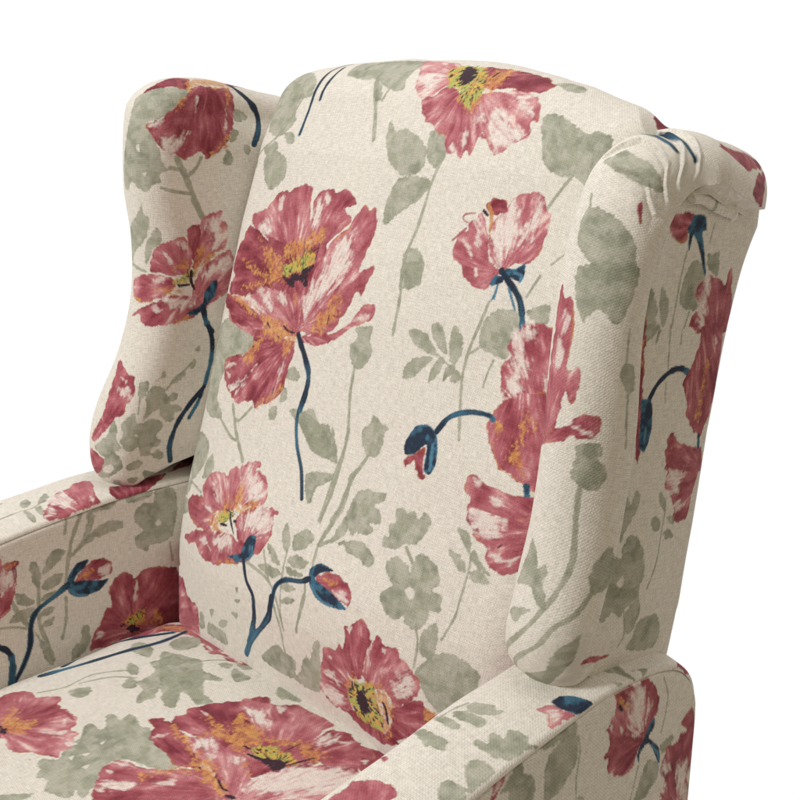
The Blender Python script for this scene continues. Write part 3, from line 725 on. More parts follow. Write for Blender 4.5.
'panel_r': '''
L;;827,9609,892,9608,981,9608,1001,9445,903,9470,843,9541
L;;611,9498,689,9588,785,9534,847,9436,763,9311,793,9201,702,9200,581,9251,570,9384
S;125;586,9656,555,9464,528,9270,499,9092
S;111;843,9836,829,9701
S;112;693,9188,646,9073
L;;153,9391,180,9431,245,9392,321,9244,300,9181,369,9107,177,9131
L;;335,9308,344,9424,458,9278,438,9192,408,9101,363,9173
P;20,-51,9838;17,9892,117,9968,243,9997,350,10039,424,10037,407,9999,340,9953,216,9927,58,9877,39,9818,2,9798
P;24,623,9845;289,9921,413,9954,598,9923,606,9846,558,9812,558,9740,477,9741,413,9772,332,9845
D;;598,9923,714,9904,763,9797,718,9787,768,9680,851,9449,820,9466,710,9673,627,9767,615,9666,593,9665,577,9770,542,9827,569,9861
P;24,1138,8850;753,9365,847,9436,928,9454,1062,9398,1128,9351,1181,9508,1243,9309,1267,8969,742,9047,743,9181,825,9198,769,9284
W;1138,8850;759,9340,868,9433,927,9347,892,9189,871,9043,805,9052,828,9184
P;10,141,8994;51,9440,119,9548,161,9429,209,9114,105,9128
L;;199,8972,257,9031,344,9098,222,9153,201,9037
L;;328,8976,367,9055,394,9090,353,9096
S;104;489,9117,489,8922,491,8787
S;104;629,9061,625,8955
S;90;477,8684,482,8518
P;10,205,7920;96,9128,202,9116,223,8915,227,8655,220,8454,235,8127,187,8137,161,8464,132,8799
O;195,8592;161,9054,201,9037,217,8852,190,8792
B;302;289,8564,383,8686,518,8757,642,8764,732,8724
D;;215,8589,307,8579,342,8516,346,8353,310,8224,273,8175,220,8226,217,8373,220,8467
b;223;282,8364,273,8242
P;26,779,9323;768,8772,838,8898,883,9055,1175,9013,1163,8517,991,8156,925,8186,777,8330,733,8504,685,8635,711,8700
W;778,9310;754,8964,838,8898,786,8798
W;778,9310;1049,8963,1111,8911,1087,8831
O;761,9338;954,8744,1020,8746,985,8557,929,8300,882,8365,933,8566
B;235;958,8178,969,8069
P;30,1448,7823;517,8172,583,8270,678,8195,782,8124,969,8069,1074,7856,559,7983,549,8068
W;1448,7823;658,8144,811,8083,871,8026,712,8090
P;30,1104,7799;521,8164,1018,8056,962,7762,904,7572,852,7497,747,7504,670,7546,682,7616,629,7745,544,7865,553,8003
W;1104,7799;588,7969,809,7916,772,7839,689,7744,604,7822
W;1104,7799;673,7676,745,7687,855,7629,809,7597,707,7610
L;;78,7847,130,7853,170,7802,204,7866,238,7873,263,7826,233,7719,151,7612,97,7541,83,7487,40,7553,46,7719
L;;478,7809,519,7798,574,7730,563,7646,507,7703
L;;401,7612,433,7634,498,7589,509,7514,443,7511
L;;565,7457,631,7483,715,7400,632,7395
L;;603,7590,690,7570,699,7510,623,7543
S;116;572,7658,540,7462,501,7225,410,7044
L;;-43,7433,91,7370,104,7452,174,7535,247,7520,324,7403,353,7281,349,7136,263,7072,188,7017,108,7042,-61,7085,-124,7189
C;;50,7169,117,7223,133,7164,86,7116
L;;-120,7192,-17,7205,152,7099,322,7096,275,6985,166,6950,111,6884,26,6949,-83,6899,-180,6988,-144,7097
L;;166,6909,275,6985,316,7015,344,6881,297,6765,217,6704,158,6811
L;;297,6765,383,6805,558,6780,657,6645,636,6520,501,6479,207,6579,290,6658
S;123;151,6916,170,6719,114,6630
P;20,-44,6436;-305,6610,-263,6645,-198,6649,-87,6626,27,6597,-80,6584,-218,6597
''',
}
# ------------------------------------------------------------------ the print: poppies, buds, stems and leaf silhouettes
CREAM = np.array([.715, .680, .612]); CREAM_HI = np.array([.76, .685, .635])
ROSE = [np.array(c) for c in ([.190, .024, .040], [.315, .066, .088], [.455, .145, .170], [.62, .31, .315], [.77, .60, .54])]
SAGE = np.array([.325, .335, .250]); SAGE2 = np.array([.240, .256, .184])
INK = np.array([.014, .026, .050]); TEAL = np.array([.048, .155, .240])
ORANGE = np.array([.62, .27, .085]); LIME = np.array([.42, .455, .11]); GOLD = np.array([.66, .42, .08]); DARK = np.array([.035, .015, .025])

def close_spline(p, per=4):
    n = len(p); out = []
    t = np.linspace(0, 1, per, endpoint=False)[:, None]
    for i in range(n):
        a, b, c, d = p[i-1], p[i], p[(i+1) % n], p[(i+2) % n]
        out.append(.5*((2*b)+(-a+c)*t*.8+(2*a-5*b+4*c-d)*t*t*.8+(-a+3*b-3*c+d)*t**3*.8) if False else
                   b+(c-a)*.38*t+(3*(c-b)-2*(c-a)*.38-(d-b)*.38)*t*t+(2*(b-c)+(c-a)*.38+(d-b)*.38)*t**3)
    return np.vstack(out)

def seg_dist(x, y, p, closed=True):
    """distance to a polyline, plus position along it 0..1"""
    n = len(p); best = np.full(x.shape, 1e9); al = np.zeros(x.shape)
    m = n if closed else n-1
    for i in range(m):
        a = p[i]; b = p[(i+1) % n]; d = b-a; L = d@d+1e-14
        t = np.clip(((x-a[0])*d[0]+(y-a[1])*d[1])/L, 0, 1)
        q = (x-a[0]-t*d[0])**2+(y-a[1]-t*d[1])**2
        w = q < best; best[w] = q[w]
        if not closed: al[w] = (i+t[w])/m
    return np.sqrt(best), al

def inside(x, y, p):
    c = np.zeros(x.shape, bool); n = len(p)
    for i in range(n):
        a = p[i-1]; b = p[i]
        if a[1] == b[1]: continue
        k = ((b[1] > y) != (a[1] > y)) & (x < (a[0]-b[0])*(y-b[1])/(a[1]-b[1])+b[0])
        c ^= k
    return c

def ramp(t, cols):
    t = np.clip(t, 0, 1)*(len(cols)-1); i = np.minimum(t.astype(int), len(cols)-2); f = (t-i)[:, None]
    c = np.array(cols); return c[i]*(1-f)+c[i+1]*f

def wash_(x, y, s): return fbm(x/.006+s, y/.006+s, 2)

def stamp(col, X, Y, kind, opt, pts, seed):
    """lay one printed shape over the cloth colours col[N,3] at flat positions X,Y (metres)"""
    p = np.array(pts, float).reshape(-1, 2)/1e4
    line = kind in 'SBbkro'
    w = opt[0]/1e5*(1.6 if kind in 'BS' else 1.3) if line else 0
    pad = .004+w
    lo = p.min(0)-pad; hi = p.max(0)+pad
    sel = np.nonzero((X > lo[0]) & (X < hi[0]) & (Y > lo[1]) & (Y < hi[1]))[0]
    if len(sel) == 0: return
    x = X[sel].astype(float); y = Y[sel].astype(float)
    sx = seed*3.71 % 97; sy = seed*1.93 % 89
    rag = fbm(x/.0022+sx, y/.0022+sy, 2)-.5
    ink = fbm(x/.0011+sy, y/.0011+sx, 2)
    if line:
        if len(p) > 2:
            q = np.vstack([2*p[0]-p[1], p, 2*p[-1]-p[-2]]); o = []
            t = np.linspace(0, 1, 6, endpoint=False)[:, None]
            for i in range(1, len(q)-2):
                a, b, c, d = q[i-1], q[i], q[i+1], q[i+2]
                o.append(.5*((2*b)+(-a+c)*t+(2*a-5*b+4*c-d)*t*t+(-a+3*b-3*c+d)*t**3))
            p = np.vstack(o+[q[-2][None]])
        d, al = seg_dist(x, y, p, False)
        hw = w/2*(1+.25*(vnoise(al*9+sx, al*0+sy)-.5)*2)
        if kind in 'krob': hw = hw*(1-.6*np.abs(al-.4)**1.3)
        sd = hw-d+rag*(.0009 if kind in 'Sro' else .0004)
        A = smooth(-.0004, .0005, sd)
        if kind == 'S': c = SAGE*.97*(.9+.25*ink)[:, None]; A = A*(.75+.5*(fbm(x/.006, y/.006, 2)-.3)).clip(.35, 1)
        elif kind == 'B':
            # painted stem: ink on one flank, teal on the other, changing along its length
            tt = smooth(.36, .85, fbm(al*3+sx, d/(w+1e-6)*1.3+sy, 2)+.35*(al-.5)+.25*(ink-.5))
            c = INK+(TEAL-INK)*tt[:, None]
        elif kind == 'b': c = TEAL*(1.0+.9*(ink-.35))[:, None]+.02
        elif kind == 'k': c = DARK*np.ones((len(x), 1))
        elif kind == 'r': c = ROSE[1]*(.8+.5*ink)[:, None]; A = A*.85
        else: c = ORANGE*(.75+.3*ink)[:, None]; A = A*.8
        col[sel] = col[sel]*(1-A[:, None])+c*A[:, None]; return
    q = close_spline(p)
    ins = inside(x, y, q); d, _ = seg_dist(x, y, q); sd = np.where(ins, d, -d)
    size = math.sqrt(max(1e-8, abs(np.sum(p[:, 0]*np.roll(p[:, 1], -1)-p[:, 1]*np.roll(p[:, 0], -1)))/2))
    ctr = p.mean(0)
    if kind == 'L':
        fr = fbm(x/.0035+sx, y/.0035+sy, 2)-.5
        lob = np.abs(fbm(x/.0052+sy, y/.0052+sx, 2)-.5)*2
        A = smooth(-.0004, .0005, sd+rag*.0016+fr*.0024-(lob*.0012 if size > .012 else 0)+.0003)
        mot = fbm(x/.013+sy, y/.013+sx, 3)
        c = SAGE2+(SAGE-SAGE2)*smooth(.25, .6, mot)[:, None]
        c = c*(.9+.22*ink)[:, None]
        edge = smooth(.0022, .0, sd)                      # watercolour pools a little at the rim
        c = c*(1-.08*edge)[:, None]
        A = A*(.74+.26*smooth(.3, .7, fbm(x/.008+sx, y/.008, 2)))*(.90+.2*(ink-.3)).clip(0, 1)
    elif kind == 'C':
        A = smooth(-.0004, .0006, sd+rag*.001)*.95; c = CREAM*np.ones((len(x), 1))
    elif kind == 'D':
        A = smooth(-.0003, .0005, sd+rag*.0009)
        t = smooth(.42, .72, fbm(x/.006+sx, y/.006+sy, 3)+.12*smooth(.003, 0, sd))
        c = INK*1.15+(TEAL-INK)*(t*.85)[:, None]; c = c*(.8+.45*ink)[:, None]
    elif kind == 'K':
        A = smooth(-.0003, .0005, sd+rag*.0030+(fbm(x/.0016+sy, y/.0016+sx, 2)-.5)*.0028); c = DARK*(.8+.6*ink)[:, None]; A = A*smooth(.34, .46, fbm(x/.0016+sx, y/.0026+sy, 2)+.25*smooth(0, .003, sd))
    else:
        if kind == 'P': tone, b = opt[0]/100, np.array(opt[1:3])/1e4
        else: tone, b = 0, np.array(opt[:2])/1e4
        dx = x-b[0]; dy = y-b[1]; R = np.hypot(dx, dy)+1e-6; Th = np.arctan2(dy, dx)
        Rc = np.hypot(*(ctr-b))+.004
        u = (Th*Rc)
        wob = (fbm(x/.02+sx, y/.02+sy, 2)-.5)*.006
        st = fbm((u+wob)/.0027+sx, R/.013+sy, 3)          # fine brush streaks running to the flower's heart
        st2 = fbm((u+wob)/.0065+sy, R/.028+sx, 2)          # broad ones
        if kind == 'P':
            A = smooth(-.0004, .0005, sd+rag*.0010+(st-.5)*.0010+(fbm(x/.0060+sy, y/.0060+sx, 2)-.5)*(.0046 if size > .015 else .0018))
            wash = fbm(x/.016+sx, y/.016+sy, 3)
            tone = tone+.02
            t = tone+(st-.5)*.32+(st2-.5)*.42+(wash-.5)*.62+(ink-.5)*.16
            t = t+.26*smooth(.60, .78, st*.4+st2*.6)*(.4+tone)
            rim = smooth(.0016, .0003, sd)
            t = t-.10*rim*(fbm(x/.01, y/.01+sy, 2) > .42)
            c = ramp(t, ROSE)
            og = rim*smooth(.52, .62, fbm(x/.012+sy, y/.012+sx, 2))*.45
            c = c*(1-og[:, None])+ORANGE*.8*og[:, None]
        elif kind == 'W':
            f = min(.0085, size*.42)
            A = smooth(-.35, .75, sd/f+(st-.5)*1.9+(st2-.5)*1.0+(rag)*.8+(wash_(x, y, sx)-.5)*1.2)
            c = CREAM_HI*(.97+.08*ink)[:, None]
            pk = smooth(.52, .78, fbm(u/.0020+sy, R/.012+sx, 3))*.60
            c = c*(1-pk[:, None])+ROSE[3]*pk[:, None]; A = A*(.95 if size > .012 else .82)
        elif kind == 'O':
            f = min(.0060, size*.35)
            mo = fbm(x/.0028+sy, y/.0028+sx, 3)
            A = smooth(-.15, .65, sd/f+(st-.5)*1.8+(ink-.5)*1.4+(mo-.5)*2.6)*(.62+.5*(mo-.2).clip(0, .5))
            g = smooth(.35, .65, fbm(x/.005+sx, y/.005+sy, 2))
            c = (ORANGE*(1-g[:, None])+np.array([.68, .36, .11])*g[:, None])*(.86+.25*ink)[:, None]
            rm = smooth(.50, .66, fbm(x/.0036+sy, y/.0036+sx, 3))*.55; c = c*(1-rm[:, None])+ROSE[1]*rm[:, None]
        elif kind == 'G':
            f = min(.005, size*.3)
            A = smooth(-.1, .4, sd/f+(st-.5)*1.3+rag*1.2)*.95
            g = smooth(.48, .66, fbm(x/.004+sx, y/.004+sy, 2))
            c = LIME*(1-g[:, None])+GOLD*g[:, None]; c = c*(.85+.25*ink)[:, None]
            dk = smooth(.60, .68, fbm(u/.0011+sy, R/.0042+sx, 2))*smooth(-.0005, .0015, sd)
            c = c*(1-dk[:, None])+DARK*dk[:, None]
            og = smooth(.62, .70, fbm(u/.0018+sx, R/.006+sy, 2)); c = c*(1-.6*og[:, None])+ORANGE*.6*og[:, None]
    col[sel] = col[sel]*(1-A[:, None])+c*A[:, None]

def parse(txt):
    out = []
    for ln in txt.strip().splitlines():
        k, o, p = ln.split(';'); out.append((k, [int(v) for v in o.split(',') if v], [int(v) for v in p.split(',')]))
    return out
PRINTS = {k: parse(v) for k, v in MOTIFS.items()}

def moved(group, off, ang):
    """copy printed shapes to another place on the cloth (offset in tenths of mm)"""
    ca, sa = math.cos(ang), math.sin(ang)
    allp = np.vstack([np.array(p).reshape(-1, 2) for _, _, p in group]); c = allp.mean(0)
    def mv(v):
        q = (np.array(v, float).reshape(-1, 2)-c)@np.array([[ca, sa], [-sa, ca]])+np.array(off)
        return list(q.ravel())
    out = []
    for k, o, p in group:
        o2 = list(o)
        if k == 'P': o2 = [o[0]]+mv(o[1:3])
        elif k in 'WOG': o2 = mv(o[:2])
        out.append((k, o2, mv(p)))
    return out

def box_group(key, x0, x1, y0, y1):
    g = []
    for m in PRINTS[key]:
        c = np.array(m[2]).reshape(-1, 2).mean(0)/1e4
        if x0 < c[0] < x1 and y0 < c[1] < y1: g.append(m)
    return g

# cloth outside the photographed area carries the same repeat: sprays taken from the back cushion
SPRAYS = None
def sprays():
    global SPRAYS
    if SPRAYS is None:
        B = PRINTS['back']; n = len(B)
        SPRAYS = [box_group('back', -.27, -.14, .55, .72), box_group('back', -.17, .02, .66, 1.0), box_group('back', .0, .14, .44, .62), box_group('back', .02, .16, .72, .86)]
        SPRAYS = [g for g in SPRAYS if g]
    return SPRAYS

def paint(key, C, P=None):
    sh = C.shape[:2]; X = C[..., 0].ravel().astype(np.float64); Y = C[..., 1].ravel().astype(np.float64)
    col = np.ones((X.size, 3))*CREAM
    mine = PRINTS.get(key, [])
    rs = random.Random(sum(map(ord, key)))
    have = [np.array(p).reshape(-1, 2).mean(0)/1e4 for _, _, p in mine]
    hv = np.array(have) if have else np.zeros((0, 2))
    gy = np.arange(Y.min(), Y.max(), .13); seed = 1
    for j, cy in enumerate(gy):
        for i, cx in enumerate(np.arange(X.min(), X.max()+.05, .13)):
            q = np.array([cx+(.06 if j % 2 else 0)+rs.uniform(-.02, .02), cy+.05+rs.uniform(-.02, .02)])
            g = sprays()[rs.randrange(len(sprays()))]; a = rs.uniform(-.5, .5)
            if len(hv) and np.min(np.hypot(*(hv-q).T)) < (.18 if key in ('back', 'wing_l', 'wing_r', 'panel_r') else .125): continue
            if not ((X.min() < q[0] < X.max()) and (Y.min() < q[1] < Y.max())) and key not in ('welt',): continue
            for k, o, p in moved(g, q*1e4, a): stamp(col, X, Y, k, o, p, seed); seed += 1
    for n_, (k, o, p) in enumerate(mine): stamp(col, X, Y, k, o, p, n_+11)
    return col.reshape(sh+(3,))
# ------------------------------------------------------------------ the armchair
def ell(u0, u1, step): return max(8, int(round(abs(u1-u0)/step*QUAL)))

STEP = 0.0010

root = bpy.data.objects.new('wing_armchair', None); COL.objects.link(root)
root.location = (0, 0, 0)
root['label'] = 'upholstered wingback armchair in cream linen printed with rose poppies, sage leaves and blue stems'
root['category'] = 'armchair'

# ---- back cushion: a rounded box wrapped round front, sides and top
def back_y(z):  # front face profile at the sides
    return lerp_tab(z, [(.30, -.02), (.485, -.012), (.571, -.004), (.619, .005), (.708, .031), (.806, .057), (.919, .086), (1.004, .113), (1.064, .142), (1.12, .175)])
def wrap(s, half, r):
    """arclength s from the middle -> (position, depth) going round a corner of radius r"""
    a = np.abs(s); sg = np.sign(s); f = half-r
    th = np.clip((a-f)/r, 0, math.pi/2)
    pos = np.where(a < f, a, f+r*np.sin(th)); dep = np.where(a < f, 0, r*(1-np.cos(th)))
    ex = np.maximum(a-f-r*math.pi/2, 0)
    return sg*pos, dep+ex

def build_back():
    r = .044; half = .270
    smax = half-r+r*math.pi/2+.012
    s = np.linspace(-smax, smax, ell(-smax, smax, STEP))
    z0 = .38; H = 1.098; rt = .040
    tmax = (H-z0)-rt+rt*math.pi/2+.004
    t = np.linspace(0, tmax, ell(0, tmax, STEP))
    S, T = np.meshgrid(s, t, indexing='ij')
    x, dx = wrap(S, half, r)
    th = np.clip((T-(H-z0-rt))/rt, 0, math.pi/2)
    zz = np.where(T < H-z0-rt, T, (H-z0-rt)+rt*np.sin(th)); dz = np.where(T < H-z0-rt, 0, rt*(1-np.cos(th)))+np.maximum(T-(H-z0-rt)-rt*math.pi/2, 0)
    # the corner of the box is rounded in the plan of the face
    ax = np.sin(np.clip((np.abs(S)-(half-r))/r, 0, math.pi/2)); az = np.sin(th)
    kk = 1/np.maximum(1, np.sqrt(ax**2+az**2))
    x = np.where(np.abs(S) > half-r, np.sign(S)*(half-r+r*ax*kk), x)
    zz = np.where(T > H-z0-rt, (H-z0-rt)+rt*az*kk, zz)
    xn = np.abs(x)/half
    ht = lerp_tab(x, [(-.272, 1.076), (-.245, 1.084), (-.19, 1.092), (-.09, 1.098), (.03, 1.095), (.124, 1.084), (.167, 1.076), (.21, 1.066), (.235, 1.060), (.272, 1.052)])
    z = z0+zz*(1-(H-ht)/(H-z0)*smooth(.2, 1.0, T/tmax))
    # shoulders pull in a touch
    x = x*(1-.012*smooth(.93, 1.07, z))
    xm = 1-np.clip(np.abs(x)/half, 0, 1)**2.4
    bulge = .020*xm*smooth(.36, .60, z)*(1-.55*smooth(.85, 1.07, z))+.012*xm*np.exp(-((z-.60)/.10)**2)
    y = back_y(z)-.010-bulge+np.hypot(dx, dz)-.010*smooth(.2, 1, x/half)*smooth(.95, 1.07, z)
    P = np.dstack([x, y, z])
    n = normals(P)
    u = S; v = T
    P = P + n*((fbm(u*14+3, v*9, 2)-.5)*.0045*smooth(0, .05, half+.02-np.abs(S)))[..., None]
    cloth = np.dstack([u, v+z0])
    ob = grid_obj('back_cushion', P, cloth, paint('back', cloth, P), FAB, root, flip=False)
    return P, cloth

# ---- seat cushion
def build_seat():
    r = .030; half = .268
    smax = half-r+r*math.pi/2+.06
    s = np.linspace(-smax, smax, ell(-smax, smax, STEP*1.1))
    yf = -.60; yr = .005
    L = (yr-yf)/2; ym = (yr+yf)/2; tmax = L-r+r*math.pi/2+.05
    t = np.linspace(-tmax, tmax, ell(-tmax, tmax, STEP*1.1))
    S, T = np.meshgrid(s, t, indexing='ij')
    x, dx = wrap(S, half, r); y, dy = wrap(T, L, r)
    y = y+ym
    # rear corners rounded in plan
    xn = np.abs(x)/half
    y = y-.020*smooth(.80, 1.02, xn)*smooth(-.2, 0, y)
    top = lerp_tab(y, [(-.62, .432), (-.35, .447), (-.2, .458), (-.1, .467), (0, .470)])
    dome = .016*(1-np.clip(xn, 0, 1)**2.2)
    z = top+dome-dx-dy
    P = np.dstack([x, y, z]); n = normals(P)
    P = P+n*((fbm(S*11, T*12+9, 2)-.5)*.005)[..., None]
    cloth = np.dstack([S, T+ym])
    grid_obj('seat_cushion', P, cloth, paint('seat', cloth, P), FAB, root)
    return P, cloth

# ---- wings.  profile rows: y, z, half thickness, radial roundness, centre x
WING_L = [(.110, .656, .030, .016, .303), (.030, .650, .030, .016, .303), (-.025, .636, .031, .016, .304), (-.055, .626, .032, .018, .305),
          (-.080, .642, .034, .028, .306), (-.084, .680, .036, .034, .306), (-.068, .730, .037, .036, .306), (-.040, .785, .037, .037, .306), (-.023, .84, .037, .037, .306),
          (-.020, .90, .037, .037, .306), (-.027, .96, .037, .037, .306), (-.027, 1.006, .038, .037, .306), (-.016, 1.049, .040, .034, .308), (.016, 1.071, .040, .030, .310), (.06, 1.074, .040, .028, .312),
          (.11, 1.066, .040, .028, .312), (.17, 1.054, .040, .028, .312)]
WING_R = [(.070, .646, .020, .016, .326), (.030, .644, .022, .016, .326), (-.005, .640, .026, .018, .325), (-.036, .636, .033, .022, .323),
          (-.058, .652, .034, .028, .322), (-.064, .680, .035, .036, .322), (-.054, .720, .035, .039, .322), (-.042, .770, .035, .043, .322), (-.034, .83, .035, .045, .322),
          (-.030, .88, .035, .042, .322), (-.023, .93, .035, .036, .322), (-.010, .980, .037, .033, .323), (.008, 1.024, .041, .033, .327), (.030, 1.047, .044, .035, .334), (.060, 1.051, .047, .036, .338),
          (.090, 1.045, .047, .040, .337), (.115, 1.041, .045, .043, .334), (.138, 1.036, .042, .044, .330)]
SPINE = [(.640, .100), (.75, .125), (.90, .150), (1.00, .168)]   # z -> y of the hidden rear line

def build_wing(side, rows, name, key):
    n_t = ell(0, .72, STEP)
    E, tl = spline(rows, n_t)
    y, z, T, R, xc = E.T
    tang = np.gradient(np.stack([y, z], 1), axis=0); tang /= np.linalg.norm(tang, axis=1, keepdims=True)
    # smooth the path direction so tight turns do not fold the cloth
    k = max(3, int(n_t*.03)); ker = np.hanning(2*k+1); ker /= ker.sum()
    for c in (0, 1):
        a = np.pad(tang[:, c], k, mode='edge'); tang[:, c] = np.convolve(a, ker, 'valid')
    tang /= np.linalg.norm(tang, axis=1, keepdims=True)
    nrm = np.stack([-tang[:, 1]*-1, tang[:, 0]*-1], 1)      # towards the inside of the wing
    cy = y+nrm[:, 0]*R; cz = z+nrm[:, 1]*R
    zs = np.clip(cz, .675, .99)
    sy = lerp_tab(zs, SPINE)
    di = np.stack([sy-cy, zs-cz], 1); ln = np.linalg.norm(di, axis=1)
    # cross-section samples: inner flat (spine->roll), half ellipse, short return on the outer side
    ni = ell(0, .13, STEP); na = ell(0, .12, STEP*.9); no = ell(0, .03, STEP*1.2)
    P = np.zeros((n_t, ni+na+no, 3)); C = np.zeros((n_t, ni+na+no, 2))
    w = np.linspace(1, 0, ni, endpoint=False)[None]
    # inner face
    puff = .006*np.sin(np.pi*np.clip(1-w, 0, 1)**.8)
    xi = (xc-T)[:, None]
    P[:, :ni, 0] = xi+(np.minimum(xi, .264)-xi)*smooth(.05, .75, w)
    P[:, :ni, 1] = cy[:, None]+di[:, :1]*w; P[:, :ni, 2] = cz[:, None]+di[:, 1:]*w
    C[:, :ni, 0] = P[:, :ni, 1]; C[:, :ni, 1] = P[:, :ni, 2]
    # roll
    a = np.linspace(0, math.pi, na)[None]
    ox = -np.cos(a)*T[:, None]; orr = np.sin(a)**.85*R[:, None]
    P[:, ni:ni+na, 0] = xc[:, None]+ox
    P[:, ni:ni+na, 1] = cy[:, None]-nrm[:, :1]*orr; P[:, ni:ni+na, 2] = cz[:, None]-nrm[:, 1:]*orr
    arc = np.cumsum(np.concatenate([np.zeros((n_t, 1)), np.hypot(np.diff(ox, axis=1), np.diff(orr, axis=1))], 1), axis=1)
    C[:, ni:ni+na, 0] = cy[:, None]-nrm[:, :1]*arc; C[:, ni:ni+na, 1] = cz[:, None]-nrm[:, 1:]*arc
    # return behind the roll, tucked in against the outer panel
    b = np.linspace(0, 1, no+1)[1:][None]; dl = (.045-.033*smooth(.80, .86, tl/tl[-1]))[:, None]
    P[:, ni+na:, 0] = (xc+T)[:, None]-.014*smooth(0, .4, b)
    P[:, ni+na:, 1] = cy[:, None]+nrm[:, :1]*dl*b*.6; P[:, ni+na:, 2] = cz[:, None]+nrm[:, 1:]*dl*b*.6
    C[:, ni+na:, 0] = cy[:, None]-nrm[:, :1]*(arc[:, -1:]+dl*b); C[:, ni+na:, 1] = cz[:, None]-nrm[:, 1:]*(arc[:, -1:]+dl*b)
    P[..., 0] *= side
    N_ = normals(P)
    if side < 0: N_ = -N_
    d = (fbm(C[..., 0]*16+5, C[..., 1]*11, 2)-.5)*.004
    U = tl[:, None]/tl[-1]*np.ones((1, P.shape[1])); j = np.arange(P.shape[1])[None]
    if key == 'wing_r':
        aa = np.clip((j-ni)/na, 0, 1.2)
        for tab, a0, a1, am in PLEATS:
            tc = lerp_tab(aa, tab); tt = U-tc
            env = smooth(a0, a1, aa)*(1-smooth(.80, .97, aa))
            rise = np.clip(1+tt/.028, 0, 1)**1.6
            fold = rise*(1-smooth(-.0004, .0030, tt))
            lip = np.exp(-((tt+.0022)/.0022)**2)
            d = d+env*(am*fold+.0007*lip-.0012*np.exp(-((tt-.0042)/.0028)**2))
    P = P+N_*d[..., None]
    # rounded end caps
    for end in (0, -1):
        c0 = P[end].mean(0); ph = np.linspace(0, 1, 14)[1:, None, None]*math.pi/2
        tv = np.array([0, tang[end, 0], tang[end, 1]])*(1 if end else -1)
        rows_ = c0+(P[end]-c0)[None]*np.cos(ph)+tv*.012*np.sin(ph)
        cr = C[end][None]+tv[None, None, 1:]*.012*np.sin(ph)*2
        if end: P = np.concatenate([P, rows_]); C = np.concatenate([C, cr])
        else: P = np.concatenate([rows_[::-1], P]); C = np.concatenate([cr[::-1], C])
    col = paint(key, C, P)
    if key == 'wing_r':            # blue stems caught up in the gathers
        A2 = np.clip((j-ni)/na, 0, 1.2)
        for tab, off, w_, a0, a1 in ((PLEATS[2][0], -.006, .0040, .42, .74), (PLEATS[3][0], -.008, .0050, .46, .86)):
            dd = np.abs(U-lerp_tab(A2, tab)-off-.006*np.sin(A2*9))
            al = smooth(w_, w_*.5, dd)*smooth(a0, a0+.03, A2)*(1-smooth(a1-.03, a1, A2))
            tt = np.clip((A2-a0)/(a1-a0), 0, 1)
            cc = INK+(TEAL-INK)*(smooth(.1, .5, tt)*(1-smooth(.6, 1, tt)))[..., None]*.7
            col[13:-13] = col[13:-13]*(1-al[..., None])+cc*al[..., None]
    wing = grid_obj(name, P, C, col, FAB, root, flip=(side < 0))
    return dict(ob=wing, E=E, cy=cy, cz=cz, T=T, xc=xc, nrm=nrm, tl=tl, P=P, C=C)
PLEATS = [([(.5, .785), (.65, .781), (.71, .773), (.77, .757), (.85, .745)], .42, .60, .0030),
          ([(.3, .803), (.39, .819), (.48, .827), (.62, .817), (.74, .803), (.81, .780), (.9, .762)], .22, .45, .0032),
          ([(.4, .855), (.51, .853), (.65, .841), (.72, .832), (.81, .812), (.88, .789), (1., .772)], .30, .50, .0030),
          ([(.45, .866), (.55, .865), (.68, .855), (.81, .840), (.9, .822), (.96, .800), (1.05, .785)], .34, .52, .0030)]

